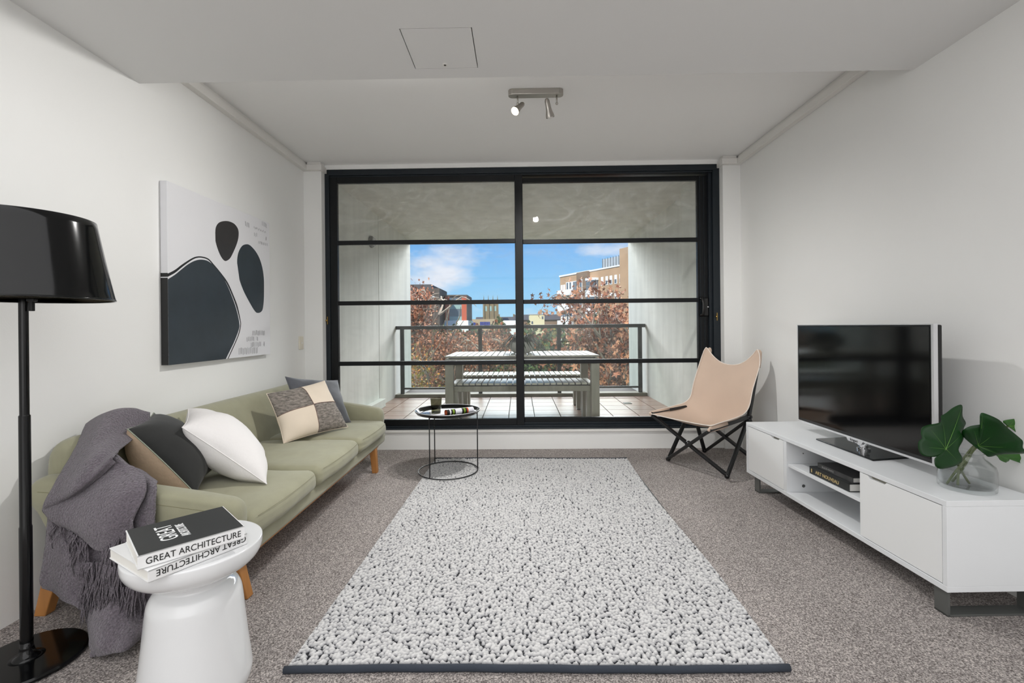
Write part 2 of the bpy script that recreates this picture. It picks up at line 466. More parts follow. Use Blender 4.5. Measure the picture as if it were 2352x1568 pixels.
def text(name, body, size, mt, parent, origin, xdir, ydir, extrude=.0004, sx=1.0, label=None, bold=0.0):
    cu = bpy.data.curves.new(name, 'FONT'); cu.body = body; cu.size = size; cu.extrude = extrude; cu.offset = bold
    tmp = bpy.data.objects.new('tmp', cu); COL.objects.link(tmp); bpy.context.view_layer.update()
    me = bpy.data.meshes.new_from_object(tmp.evaluated_get(bpy.context.evaluated_depsgraph_get())); me.name = name
    bpy.data.objects.remove(tmp); bpy.data.curves.remove(cu); me.materials.clear(); me.materials.append(mt)
    o = bpy.data.objects.new(name, me); COL.objects.link(o)
    X = Vector(xdir).normalized(); Y = Vector(ydir).normalized(); Z = X.cross(Y)
    R = Matrix((X * sx, Y, Z)).transposed().to_4x4()
    o.parent = parent
    o.matrix_basis = Matrix.Translation(Vector(origin) - (base_of(parent) if parent else Vector((0, 0, 0)))) @ R
    return o


def struct(name, mb, m, **k):
    return obj(name, mb, m, kind='structure', **k)


def catmull(p0, p1, p2, p3, t):
    return .5 * ((2 * p1) + (p2 - p0) * t + (2 * p0 - 5 * p1 + 4 * p2 - p3) * t * t + (3 * p1 - p0 - 3 * p2 + p3) * t ** 3)


def spline_rows(rows, n):
    """rows: array (R, ..., 3) -> resampled along the first axis"""
    A = np.array(rows, float); R_ = len(A); out = []
    for i in range(R_ - 1):
        p0 = A[i - 1] if i else 2 * A[0] - A[1]; p3 = A[i + 2] if i + 2 < R_ else 2 * A[-1] - A[-2]
        for k in range(n):
            out.append(catmull(p0, A[i], A[i + 1], p3, k / n))
    out.append(A[-1])
    return np.array(out)


def patch(ctrl, n):
    a = spline_rows(ctrl, n); b = spline_rows(np.swapaxes(a, 0, 1), n); return np.swapaxes(b, 0, 1)

# ------------------------------------------------------------------ measured outlines (metres)
ART_OUTER = [(2.457, 0.923), (2.463, 1.408), (2.508, 1.431), (2.561, 1.467), (2.627, 1.507), (2.673, 1.528), (2.721, 1.537), (2.782, 1.533), (2.833, 1.504), (2.899, 1.46), (2.968, 1.405), (3.025, 1.328), (3.069, 1.257), (3.101, 1.164), (3.104, 1.126), (3.084, 1.07), (3.034, 0.997), (2.972, 0.919)]
ART_LINE = [(2.457, 0.923), (2.463, 1.391), (2.51, 1.416), (2.563, 1.454), (2.627, 1.496), (2.675, 1.52), (2.723, 1.529), (2.777, 1.525), (2.826, 1.497), (2.892, 1.452), (2.956, 1.397), (3.013, 1.32), (3.056, 1.247), (3.092, 1.159), (3.094, 1.126), (3.073, 1.07), (3.024, 0.998), (2.962, 0.919)]
ART_NAVY = [(2.457, 0.923), (2.462, 1.378), (2.508, 1.405), (2.55, 1.435), (2.605, 1.473), (2.661, 1.502), (2.72, 1.518), (2.782, 1.516), (2.846, 1.488), (2.912, 1.44), (2.967, 1.378), (3.024, 1.291), (3.061, 1.219), (3.085, 1.145), (3.082, 1.108), (3.05, 1.052), (3.005, 0.99), (2.946, 0.921)]
ART_OVAL_A = [(2.849, 1.705), (2.856, 1.741), (2.883, 1.773), (2.931, 1.795), (2.988, 1.806), (3.047, 1.801), (3.085, 1.772), (3.087, 1.725), (3.068, 1.675), (3.037, 1.624), (2.999, 1.572), (2.963, 1.547), (2.934, 1.543), (2.9, 1.566), (2.867, 1.613), (2.848, 1.662)]
ART_OVAL_B = [(3.07, 1.545), (3.082, 1.612), (3.122, 1.666), (3.17, 1.689), (3.22, 1.691), (3.288, 1.66), (3.34, 1.613), (3.376, 1.547), (3.393, 1.466), (3.391, 1.343), (3.38, 1.271), (3.361, 1.234), (3.316, 1.219), (3.272, 1.231), (3.197, 1.301), (3.133, 1.373), (3.087, 1.454)]
ART_ROWS = [(3.165, 3.217, 1.815, 1.847), (3.372, 3.439, 1.861, 1.893), (3.265, 3.427, 1.82, 1.832), (3.269, 3.313, 1.767, 1.793), (3.421, 3.436, 1.766, 1.793), (3.319, 3.454, 1.726, 1.745), (3.237, 3.4, 1.057, 1.09), (3.168, 3.26, 1.017, 1.047), (3.286, 3.307, 1.017, 1.045), (3.214, 3.347, 0.977, 1.01), (3.379, 3.393, 0.977, 1.006), (3.07, 3.304, 0.931, 0.974)]
BL_A = [[(-1.898, 1.99, 0.672), (-1.831, 2.01, 0.711), (-1.76, 2.04, 0.728), (-1.732, 2.14, 0.693)], [(-1.833, 1.93, 0.702), (-1.758, 1.94, 0.747), (-1.721, 2.0, 0.755), (-1.698, 2.09, 0.718)], [(-1.763, 1.8, 0.622), (-1.666, 1.78, 0.666), (-1.664, 1.87, 0.685), (-1.671, 2.04, 0.665)], [(-1.724, 1.7, 0.548), (-1.643, 1.68, 0.583), (-1.57, 1.69, 0.631), (-1.578, 1.8, 0.631)], [(-1.741, 1.665, 0.47), (-1.659, 1.64, 0.502), (-1.569, 1.63, 0.552), (-1.499, 1.68, 0.64)], [(-1.757, 1.685, 0.437), (-1.678, 1.67, 0.475), (-1.59, 1.66, 0.529), (-1.496, 1.68, 0.618)]]
BL_B = [[(-1.532, 1.72, 0.626), (-1.485, 1.72, 0.599), (-1.444, 1.72, 0.58), (-1.411, 1.71, 0.56)], [(-1.601, 1.675, 0.537), (-1.519, 1.665, 0.543), (-1.442, 1.66, 0.547), (-1.369, 1.67, 0.54)], [(-1.752, 1.68, 0.458), (-1.6, 1.635, 0.475), (-1.454, 1.61, 0.487), (-1.358, 1.645, 0.502)], [(-1.73, 1.665, 0.426), (-1.597, 1.62, 0.411), (-1.46, 1.59, 0.408), (-1.371, 1.625, 0.447)], [(-1.726, 1.68, 0.407), (-1.566, 1.625, 0.37), (-1.465, 1.6, 0.332), (-1.386, 1.62, 0.397)]]
BL_C = [[(-1.579, 1.76, 0.628), (-1.503, 1.76, 0.578), (-1.44, 1.755, 0.542), (-1.386, 1.74, 0.52)], [(-1.452, 1.7, 0.547), (-1.411, 1.7, 0.522), (-1.371, 1.69, 0.521), (-1.341, 1.69, 0.521)], [(-1.44, 1.665, 0.399), (-1.382, 1.65, 0.406), (-1.355, 1.66, 0.401), (-1.326, 1.665, 0.399)], [(-1.45, 1.665, 0.209), (-1.389, 1.65, 0.217), (-1.349, 1.66, 0.211), (-1.316, 1.665, 0.208)], [(-1.42, 1.62, 0.047), (-1.373, 1.62, 0.047), (-1.343, 1.63, 0.033), (-1.319, 1.64, 0.034)]]
BL_D = [[(-1.743, 1.685, 0.424), (-1.638, 1.67, 0.398), (-1.52, 1.655, 0.349), (-1.384, 1.66, 0.417)], [(-1.741, 1.665, 0.305), (-1.621, 1.635, 0.295), (-1.524, 1.65, 0.256), (-1.382, 1.655, 0.261)], [(-1.735, 1.64, 0.207), (-1.633, 1.63, 0.181), (-1.541, 1.65, 0.146), (-1.383, 1.655, 0.143)], [(-1.734, 1.645, 0.176), (-1.623, 1.635, 0.134), (-1.506, 1.62, 0.109), (-1.365, 1.64, 0.081)]]
BL_E = [[(-1.57, 1.655, 0.183), (-1.503, 1.63, 0.181), (-1.419, 1.62, 0.186), (-1.349, 1.64, 0.191)], [(-1.552, 1.63, 0.103), (-1.474, 1.59, 0.112), (-1.389, 1.585, 0.115), (-1.342, 1.63, 0.087)], [(-1.519, 1.6, 0.037), (-1.413, 1.53, 0.055), (-1.334, 1.53, 0.069), (-1.313, 1.6, 0.06)], [(-1.471, 1.56, 0.012), (-1.38, 1.515, 0.032), (-1.319, 1.52, 0.043), (-1.321, 1.585, 0.037)], [(-1.447, 1.525, 0.003), (-1.402, 1.53, 0.018), (-1.351, 1.54, 0.023), (-1.328, 1.58, 0.028)]]
FRINGE = [([(-1.369, 1.61, 0.441), (-1.379, 1.612, 0.4), (-1.418, 1.6, 0.369), (-1.458, 1.595, 0.335)], 0.17, 46), ([(-1.716, 1.67, 0.405), (-1.633, 1.64, 0.389), (-1.558, 1.62, 0.369)], 0.1, 14), ([(-1.625, 1.64, 0.387), (-1.576, 1.63, 0.365), (-1.535, 1.62, 0.349)], 0.13, 22), ([(-1.559, 1.62, 0.279), (-1.478, 1.6, 0.289), (-1.407, 1.59, 0.279), (-1.342, 1.6, 0.274)], 0.2, 60), ([(-1.56, 1.62, 0.218), (-1.463, 1.6, 0.205), (-1.362, 1.59, 0.211)], 0.12, 34), ([(-1.351, 1.61, 0.207), (-1.333, 1.63, 0.196), (-1.313, 1.64, 0.198)], 0.17, 16)]
LEAF_1 = [(1.619, 1.783, 0.619), (1.732, 1.84, 0.776), (1.72, 1.829, 0.735), (1.732, 1.828, 0.708), (1.719, 1.82, 0.686), (1.714, 1.812, 0.651), (1.679, 1.795, 0.62), (1.672, 1.791, 0.606), (1.679, 1.788, 0.583), (1.669, 1.782, 0.567), (1.632, 1.77, 0.556), (1.582, 1.763, 0.55), (1.565, 1.767, 0.559), (1.561, 1.772, 0.573), (1.567, 1.776, 0.589), (1.591, 1.776, 0.595), (1.561, 1.778, 0.591), (1.536, 1.79, 0.595), (1.53, 1.804, 0.618), (1.534, 1.81, 0.641), (1.547, 1.808, 0.656), (1.55, 1.812, 0.67), (1.559, 1.816, 0.693), (1.577, 1.812, 0.705), (1.609, 1.808, 0.713), (1.621, 1.81, 0.721), (1.627, 1.814, 0.738), (1.654, 1.818, 0.75), (1.694, 1.829, 0.77)]
LEAF_2 = [(1.768, 1.811, 0.624), (1.703, 1.81, 0.682), (1.704, 1.8, 0.699), (1.716, 1.79, 0.708), (1.739, 1.776, 0.715), (1.745, 1.767, 0.726), (1.73, 1.768, 0.738), (1.724, 1.756, 0.763), (1.743, 1.75, 0.759), (1.776, 1.743, 0.743), (1.808, 1.744, 0.713), (1.851, 1.744, 0.675), (1.867, 1.746, 0.659), (1.873, 1.755, 0.638), (1.889, 1.759, 0.616), (1.873, 1.774, 0.604), (1.832, 1.796, 0.598), (1.807, 1.812, 0.588), (1.789, 1.814, 0.599), (1.723, 1.816, 0.652)]
LEAF_3 = [(1.955, 1.88, 0.683), (1.931, 1.88, 0.705), (1.974, 1.88, 0.713), (2.029, 1.88, 0.712), (2.072, 1.88, 0.701), (2.09, 1.88, 0.685), (2.056, 1.88, 0.657), (2.01, 1.88, 0.647), (1.992, 1.88, 0.65), (1.971, 1.88, 0.67)]
LEAF_4 = [(1.882, 1.86, 0.577), (1.912, 1.86, 0.583), (1.988, 1.86, 0.586), (2.012, 1.86, 0.567), (2.03, 1.86, 0.545), (1.982, 1.86, 0.541), (1.958, 1.86, 0.558), (1.935, 1.86, 0.564), (1.93, 1.86, 0.549), (1.923, 1.86, 0.544), (1.897, 1.86, 0.557)]

# ================================================================== ROOM SHELL
XL, XR, YB, ZC, ZS, YS = -1.925, 1.977, 4.18, 2.59, 2.36, 2.33
b = MB().box(XL - .2, XR + .2, -3.2, 4.16, -.15, 0); struct('floor', b, M['carpet'])
b = MB().box(XL - .15, XL, -3.2, 4.42, 0, 2.95); struct('wall_left', b, M['wall'])
b = MB().box(XR, XR + .15, -3.2, 4.42, 0, 2.95); struct('wall_right', b, M['wall'])
b = MB().box(XL - .15, XR + .15, -3.35, -3.2, 0, 2.95); struct('wall_rear', b, M['wall'])
b = MB().box(XL, XR, YS, 4.42, ZC, 2.95); struct('ceiling', b, M['ceil'])
# dropped ceiling over the near part of the room with the hatch opening
hx0, hx1, hy0, hy1 = -.489, -.19, 1.942, 2.241
b = MB()
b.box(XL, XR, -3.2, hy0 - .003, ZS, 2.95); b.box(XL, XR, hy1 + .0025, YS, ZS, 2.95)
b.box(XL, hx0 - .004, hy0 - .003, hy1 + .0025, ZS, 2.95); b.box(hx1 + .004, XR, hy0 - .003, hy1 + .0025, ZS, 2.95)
struct('ceiling_bulkhead', b, M['soffit_shaded'])
t = thing('access_hatch', 'square flush access hatch in the lowered ceiling with thin dark gap', 'hatch', (-.34, 2.09, ZS))
obj('hatch_panel', MB().box(hx0, hx1, hy0, hy1, ZS + .0005, ZS + .02), M['soffit_shaded'], t)
obj('hatch_frame', MB().box(hx0 - .0035, hx1 + .0035, hy0 - .0025, hy1 + .002, ZS + .03, ZS + .04), M['black'], t)
obj('lock', MB().lathe([(.0001, ZS - .0015), (.004, ZS - .0015), (.004, ZS - .004), (.012, ZS - .003), (.012, ZS + .002)], (-.342, 2.209, 0), 20), [M['trim']], t, smooth=True, auto=30)
obj('keyhole', MB().lathe([(.0001, ZS - .0045), (.006, ZS - .0045), (.006, ZS - .001)], (-.342, 2.209, 0), 16), M['black'], t)

# back wall: pilasters, sill wall, strip above the doors
b = MB()
b.box(XL, -1.765, 4.13, 4.42, 0, ZC); struct('wall_back_left', b, M['wall'])
b = MB().box(1.822, XR, 4.13, 4.42, 0, ZC); struct('wall_back_right', b, M['wall'])
b = MB().box(-1.765, 1.822, 4.16, 4.42, 0, .155); struct('wall_back', b, M['wall'])
struct('trim_1', MB().box(-1.765, 1.822, 4.145, 4.30, .155, .172), M['trim'], bevel=.003)
struct('trim_2', MB().box(-1.765, 1.822, 4.19, 4.42, 2.552, ZC), M['wall'])


def cornice(name, x0, x1, y0, y1, dx0, dx1, dy):
    b = MB(); b.box(x0, x1, y0, y1, 2.515, 2.566); b.box(x0 + dx0, x1 + dx1, y0 + dy, y1, 2.566, ZC)
    return struct(name, b, M['trim'], bevel=.003)


cornice('trim_3', XL, XL + .045, YS, 4.13, 0, -.012, 0)
cornice('trim_4', XR - .045, XR, YS, 4.13, .012, 0, 0)
cornice('trim_5', XL + .045, -1.745, 4.088, 4.13, 0, -.012, .012)
cornice('trim_6', 1.80, XR - .045, 4.088, 4.13, .012, 0, .012)
cornice('trim_7', -1.765, -1.745, 4.13, 4.215, 0, -.012, 0)
cornice('trim_8', 1.80, 1.822, 4.13, 4.215, .012, 0, 0)

# ================================================================== SLIDING DOOR
w = thing('window_1', 'dark framed sliding balcony doors with horizontal glazing bars', None, (0, 4.2, .172), kind='structure')
FY = 4.2
b = MB(); b.box(-1.765, 1.822, FY, FY + .14, 2.50, 2.552); b.box(-1.765, 1.822, FY + .012, FY + .14, 2.485, 2.50)
obj('head_rail', b, M['frame2'], w, bevel=.002)
b = MB(); b.box(-1.765, 1.822, FY - .01, FY + .14, .172, .190); b.box(-1.765, 1.822, FY + .01, FY + .14, .190, .204); b.box(-1.765, 1.822, FY + .05, FY + .056, .204, .222)
obj('sill_track', b, M['frame2'], w, bevel=.002)
b = MB().box(-1.765, -1.725, FY, FY + .14, .204, 2.50); obj('jamb', b, M['frame2'], w, bevel=.002)
b = MB(); b.box(1.762, 1.822, FY, FY + .14, .204, 2.50); b.box(1.735, 1.762, FY + .03, FY + .14, .204, 2.50); obj('jamb', b, M['frame2'], w, bevel=.002)


def sash(x0, x1, px0, px1, y, zb, zt, pzb, pzt):
    s = obj('sash', MB().box(x0, px0, y, y + .04, zb, zt).box(px1, x1, y, y + .04, zb, zt).box(px0, px1, y, y + .04, zb, pzb).box(px0, px1, y, y + .04, pzt, zt), M['frame'], w, bevel=.003)
    obj('pane', MB().box(px0 - .005, px1 + .005, y + .017, y + .023, pzb - .005, pzt + .005), M['pane'], s)
    for zc in (1.886, 1.331, .776):
        obj('glazing_bar', MB().box(px0, px1, y + .004, y + .036, zc - .019, zc + .019), M['frame'], s, bevel=.002)
    return s


sl = sash(-1.725, .042, -1.656, -.026, FY + .01, .206, 2.487, .262, 2.431)
sr = sash(-.03, 1.74, .045, 1.644, FY + .062, .206, 2.47, .262, 2.428)
# ribs along the stiles
obj('stile_rib', MB().box(1.662, 1.668, FY + .056, FY + .062, .21, 2.46).box(1.700, 1.704, FY + .056, FY + .062, .21, 2.46), M['frame2'], w)
obj('stile_rib', MB().box(-.006, -.002, FY + .005, FY + .01, .21, 2.48).box(.018, .022, FY + .005, FY + .01, .21, 2.48), M['frame'], w)
h = obj('door_handle', MB().tube([(1.665, FY + .055, 1.345), (1.668, FY + .02, 1.34), (1.672, FY + .01, 1.30), (1.674, FY + .01, 1.24), (1.672, FY + .02, 1.195), (1.668, FY + .055, 1.188)], .013, 12), M['black'], w, smooth=True)
obj('handle_plate', MB().box(1.675, 1.735, FY + .035, FY + .062, 1.18, 1.35), M['black'], w, bevel=.012, seg=3)
obj('screw', MB().lathe([(.0001, 0), (.006, 0), (.006, .004)], (0, 0, 0), 14, M4=Matrix.Translation((1.722, FY + .033, 1.265)) @ Matrix.Rotation(PI / 2, 4, 'X')), M['silver'], w)
obj('screw', MB().lathe([(.0001, 0), (.007, 0), (.007, .004)], (0, 0, 0), 14, M4=Matrix.Translation((1.678, FY + .033, 1.272)) @ Matrix.Rotation(PI / 2, 4, 'X')), M['brass'], w)
for lx in (1.788, -1.748):
    b = MB(); b.box(lx - .003, lx + .003, FY - .008, FY, 1.14, 1.21); b.ball((lx - .006, FY - .012, 1.175), .009, 10, 8)
    obj('latch', b, M['brass'], w)

# ================================================================== BALCONY
HB = .055
b = MB().box(-2.3, 2.2, 4.42, 8.05, -.2, HB - .012); bf = struct('floor_balcony', b, M['grout'])
tm = None
tx0, tstep, ty0, tystep = -.432 - .303 * 5, .303, 5.482 - .2995 * 4, .2995
for j in range(10):
    for i in range(14):
        x0 = max(tx0 + i * tstep + .005, -1.868); x1 = min(tx0 + (i + 1) * tstep - .005, 1.905)
        y0 = max(ty0 + j * tystep + .005, 4.425); y1 = min(ty0 + (j + 1) * tystep - .005, 6.918)
        if x1 - x0 < .01 or y1 - y0 < .01: continue
        full = x1 - x0 > .29 and y1 - y0 > .286
        if full and tm:
            piece('tile', tm, ((x0 + x1) / 2, (y0 + y1) / 2, HB - .013), bf)
        else:
            o = obj('tile', MB().box(x0, x1, y0, y1, HB - .013, HB), M['tile'], bf)
            if full: tm = o.data
t = struct('wall_balcony_left', MB().box(-2.07, -1.87, 4.42, 7.96, 0, 2.62), M['concrete'])
obj('plinth', MB().box(-1.872, -1.79, 4.42, 6.15, HB, .16), M['concrete'], t, bevel=.004)
obj('joint_line', MB().box(-1.871, -1.868, 6.148, 6.153, .16, 2.6), M['curb'], t)
t = struct('wall_balcony_right', MB().box(1.907, 2.1, 4.42, 8.05, 0, 2.62), M['concrete'])
obj('thickening', MB().box(1.77, 1.908, 4.42, 5.03, HB, 2.6), M['concrete'], t)
struct('ceiling_balcony', MB().box(-2.07, 2.1, 4.42, 8.04, 2.60, 2.9), M['concrete'])
struct('trim_9', MB().box(-2.07, -1.765, 4.40, 4.45, -.1, 2.95).box(1.822, 2.1, 4.40, 4.45, -.1, 2.95), M['concrete'])
struct('trim_10', MB().box(-1.87, 1.907, 6.925, 7.12, -.1, .098), M['curb'], bevel=.006)
# wedge lamp and drain
t = thing('bulkhead_light', 'small round metal bulkhead light on the left balcony wall', 'light', (-1.87, 5.81, 2.19))
Rm = Matrix.Translation((-1.87, 5.81, 2.19)) @ Matrix.Rotation(PI / 2, 4, 'Y')
obj('lamp_body', MB().lathe([(.065, 0), (.075, .01), (.075, .03), (.06, .045)], (0, 0, 0), 28, M4=Rm), M['steel'], t, smooth=True, auto=40)
obj('diffuser', MB().lathe([(.058, .044), (.05, .06), (.03, .07), (.0001, .073)], (0, 0, 0), 28, M4=Rm), M['silver'], t, smooth=True)
t = thing('floor_drain', 'small square metal drain grate set in the balcony tiles', 'drain', (1.452, 6.25, HB))
obj('grate_frame', MB().box(1.40, 1.504, 6.2, 6.21, HB, HB + .006).box(1.40, 1.504, 6.29, 6.30, HB, HB + .006).box(1.40, 1.41, 6.21, 6.29, HB, HB + .006).box(1.494, 1.504, 6.21, 6.29, HB, HB + .006), M['wardpipe'], t)
gb = None
for i in range(6):
    x = 1.417 + i * .014
    if gb: piece('grate_bar', gb, (x + .0035, 6.25, HB), t)
    else: gb = obj('grate_bar', MB().box(x, x + .007, 6.21, 6.29, HB, HB + .005), M['wardpipe'], t).data

# railing
RY = 7.0
t = thing('balcony_railing', 'dark painted metal balcony railing with glass infill behind the table', 'railing', (0, RY, .098))
obj('top_rail', MB().box(-1.87, 1.9, RY - .03, RY + .03, 1.075, 1.128), M['rail'], t, bevel=.006)
obj('bottom_rail', MB().box(-1.80, 1.85, RY - .014, RY + .014, .165, .192), M['rail'], t, bevel=.003)
for x in (-1.777, -.59, .603, 1.823):
    obj('post', MB().box(x - .028, x + .028, RY - .02, RY + .02, .098, 1.076), M['rail'], t, bevel=.003)
for x0, x1 in ((-1.745, -.622), (-.558, .571), (.635, 1.79)):
    obj('glass_panel', MB().box(x0, x1, RY - .004, RY + .004, .193, 1.073), M['railglass'], t)


# slatted table and benches
def slatted(name, label, cat, x0, x1, y0, y1, z, n, leg, border, group=None):
    t = thing(name, label, cat, ((x0 + x1) / 2, (y0 + y1) / 2, HB), group=group)
    bd = border
    b = MB()
    zt = z - .018; ap = zt - .012 if not border else zt
    b.box(x0, x1, y0, y0 + .04, zt - .07, zt - .013); b.box(x0, x1, y1 - .04, y1, zt - .07, zt - .013)
    b.box(x0, x0 + .04, y0 + .04, y1 - .04, zt - .07, zt - .013); b.box(x1 - .04, x1, y0 + .04, y1 - .04, zt - .07, zt - .013)
    obj('apron', b, M['tableframe'], t, bevel=.003)
    if bd:
        b = MB(); b.box(x0, x1, y0, y0 + .02, zt, z); b.box(x0, x1, y1 - .02, y1, zt, z); b.box(x0, x0 + .03, y0 + .02, y1 - .02, zt, z); b.box(x1 - .03, x1, y0 + .02, y1 - .02, zt, z)
        obj('top_border', b, M['tableframe'], t, bevel=.002)
    a0, a1 = (x0 + .035, x1 - .035) if bd else (x0, x1)
    c0, c1 = (y0 + .024, y1 - .024) if bd else (y0 - .004, y1 + .004)
    st = (a1 - a0) / n; me = None
    obj('slat_gap_shade', MB().box(a0 + .002, a1 - .002, c0 + .006, c1 - .006, zt - .012, zt - .0005), M['black'], t)  # added black sheet standing in for the shade between and below the slats
    for i in range(n):
        xa = a0 + i * st + .0065; xb = a0 + (i + 1) * st - .0065
        if me: piece('slat', me, ((xa + xb) / 2, (c0 + c1) / 2, zt), t)
        else: me = obj('slat', MB().box(xa, xb, c0, c1, zt, z), M['slat'], t).data
    for xa, xb in ((x0, x0 + leg[0]), (x1 - leg[0], x1)):
        for ya, yb in ((y0, y0 + leg[1]), (y1 - leg[1], y1)):
            l = obj('leg', MB().box(xa, xb, ya, yb, HB + .012, zt - .07), M['tableframe'], t, bevel=.003)
            obj('foot_cap', MB().box(xa + .002, xb - .002, ya + .002, yb - .002, HB, HB + .012), M['black'], l)
    return t


slatted('outdoor_table', 'long slatted outdoor dining table with pale frame on the balcony', 'table', -.775, .83, 4.80, 5.68, .80, 24, (.085, .085), True)
slatted('outdoor_bench', 'slatted outdoor bench nearest the doors, tucked under the table', 'bench', -.735, .79, 4.92, 5.36, .50, 23, (.075, .10), False, 'outdoor benches by the balcony table')
slatted('outdoor_bench', 'slatted outdoor bench on the far side of the table, beside the railing', 'bench', -.735, .79, 5.79, 6.20, .50, 23, (.075, .10), False, 'outdoor benches by the balcony table')
t = thing('potted_plant', 'strappy green plant in a pale round pot on the slatted table', 'plant', (.03, 5.3, .80))
obj('pot', MB().lathe([(.0001, .801), (.085, .801), (.12, .825), (.145, .89), (.147, .925), (.137, .925), (.13, .90), (.0001, .90)], (.03, 5.3, 0), 32), M['pot'], t, smooth=True, auto=40)
for i in range(105):
    a = random.uniform(0, 2 * PI); L0 = random.uniform(.17, .30); hgt = random.uniform(.02, .10); k = .4 if math.cos(a) < 0 else 1.0
    L0 *= 1.15 if math.cos(a) > .5 else 1
    pts = []
    for s in range(9):
        q = s / 8; r = .04 + L0 * (q ** .9) * (.85 if q < .6 else 1) * .8; z = .925 + hgt * math.sin(min(1, q * 1.5) * PI * .75) - .26 * max(0, q - .35) ** 1.25 * (L0 / .28)
        pts.append(Vector((.03 + r * math.cos(a + q * .25), 5.3 + r * math.sin(a + q * .25), max(z, .806 + .004 * random.random() if r > .14 else .93))))
    wv = Vector((-math.sin(a), math.cos(a), 0)); b = MB(); vs = []
    for s, p in enumerate(pts):
        wd = .0085 * (1 - (s / 8) ** 2 * .85); vs += [p - wv * wd, p + Vector((0, 0, -.003)), p + wv * wd]
    fs = []
    for s in range(8):
        fs += [(s * 3, s * 3 + 1, s * 3 + 4, s * 3 + 3), (s * 3 + 1, s * 3 + 2, s * 3 + 5, s * 3 + 4)]
    b.add(vs, fs); obj('leaf', b, M['strap'], t, smooth=True, fixn=False)

# ================================================================== VIEW OUTSIDE
GZ = -9.0
struct('park_ground', MB().box(-400, 400, 9.5, 900, GZ - 1, GZ), M['grass'])
struct('street_path', MB().box(-60, 60, 60, 67, GZ, GZ + .04), M['road'])


def building(label, loc, rot=0, group=None):
    return thing('building', label, 'building', loc, rotz=rot, local=True, group=group)


# brown brick apartment block, right
tang = math.atan2(1.0, -.525)  # direction of the facade
P0 = Vector((14.2, 60.0, GZ))
t = building('tan brick apartment block with white balconies behind the right tree', P0, tang - PI)  # local -x runs away
H0 = 9.0 + 1.1


def loc_px(px, py):
    return None


# local frame: x from -16 (far end) to 0 (near end), y<0 towards the viewer side is +? (checked below)
Fy = 0.0
hz = H0 + 7.9  # parapet height above ground
obj('main_wall', MB().box(-8.2, 3, 0, 10, 0, hz), M['brick'], t)
obj('corner_wall', MB().box(-16.2, -10.9, 0, 10, 0, hz), M['brick'], t)
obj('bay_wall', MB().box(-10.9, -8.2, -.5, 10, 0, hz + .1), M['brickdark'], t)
obj('chimney_tower', MB().box(-.95, 3, -.6, 6, 0, hz + 2.15), M['brick'], t)
obj('parapet', MB().box(-16.3, -8.2, -.12, .3, hz, hz + .25).box(-8.2, -.95, -.1, .3, hz, hz + .2), M['bwhite'], t)
obj('roof_plant', MB().box(-6.6, -1.3, 1.0, 5, hz, hz + 1.6), M['metalsheet'], t)
rp = None
for i in range(9):
    x = -6.5 + i * .6
    o = obj('roof_rail', MB().box(x, x + .05, .9, .95, hz, hz + 1.7), M['steel'], t) if rp is None else piece('roof_rail', rp, (x, .925, hz), t)
    rp = rp or o.data
for r in range(4):
    zb = hz - 3.0 - r * 2.35
    f = obj('balcony', MB().box(-15.6, -11.3, -1.0, -.85, zb, zb + .75).box(-15.6, -15.5, -1.0, 0, zb, zb + .75).box(-15.6, -11.3, -1.0, 0, zb - .12, zb), M['bwhite'], t)
    g = obj('window', MB().box(-14.4, -11.4, -.06, .02, zb + .5, zb + 2.0), M['bwhite'], t)
    for x in (-14.2, -13.4, -12.4, -11.9):
        obj('window_pane', MB().box(x, x + .42, -.09, -.05, zb + .6, zb + 1.9), M['bglass'], g)
    for x in (-15.9, -15.2):
        g = obj('window', MB().box(x, x + .5, -.06, .02, zb + .6, zb + 1.7), M['bwhite'], t)
    g = obj('window', MB().box(-10.0, -9.4, -.56, -.48, zb + .2, zb + 2.0), M['bwhite'], t)
    obj('window_pane', MB().box(-9.9, -9.5, -.59, -.55, zb + .3, zb + 1.9), M['bglass'], g)
    # curved bay
    pr = [(1.15, zb - .25), (1.15, zb + .2), (1.05, zb + .2), (1.05, zb + 1.55), (1.15, zb + 1.55), (1.15, zb + 1.85)]
    g = obj('bay_window', MB().lathe([(1.15, zb - .35), (1.15, zb + .25)], (-7.3, -.1, 0), 20).lathe([(1.15, zb + 1.6), (1.15, zb + 1.95)], (-7.3, -.1, 0), 20), M['bwhite'], t)
    obj('window_pane', MB().lathe([(1.05, zb + .2), (1.05, zb + 1.65)], (-7.3, -.1, 0), 16), M['bglass'], g)
    wm = None
    for x in (-5.6, -4.6, -3.7, -2.7, -1.7):
        g = obj('window', MB().box(x, x + .5, -.05, .02, zb + .75, zb + 1.95), M['bwhite'], t)
        obj('window_pane', MB().box(x + .08, x + .42, -.08, -.04, zb + .85, zb + 1.35), M['bglass'], g)

# red and glass office block, left
t = building('orange clad office block with green glass bands at left', (-9.9, 80, GZ))
w0, w1 = -2.9, .85
hz = 10.1 + 5.4
obj('side_wall', MB().box(w0, w0 + .75, 0, 8, 2.2, hz), M['orange'], t); obj('side_wall', MB().box(w1 - .85, w1, 0, 8, 2.2, hz), M['orange'], t)
obj('roof_edge', MB().box(w0 - .1, w1 + .1, -.1, 8, hz, hz + .25).box(w1, w1 + .12, -.1, 8, 2.2, hz), M['darkclad'], t)
for k in range(5):
    z = hz - 1.5 - k * 2.0
    g = obj('glass_band', MB().box(w0 + .75, w1 - .85, .1, .3, z, z + 1.3), M['bglass'], t)
    obj('spandrel', MB().box(w0 + .75, w1 - .85, .05, .3, z - .7, z), M['greenglass'], t)
obj('base_wall', MB().box(w0 - .1, w1 + .3, -.3, 8, 0, 9.9 + 2.4 - 1), M['bwhite'], t)
t = building('dark brown clad building with stepped roof behind the left tree', (-15.5, 76, GZ))
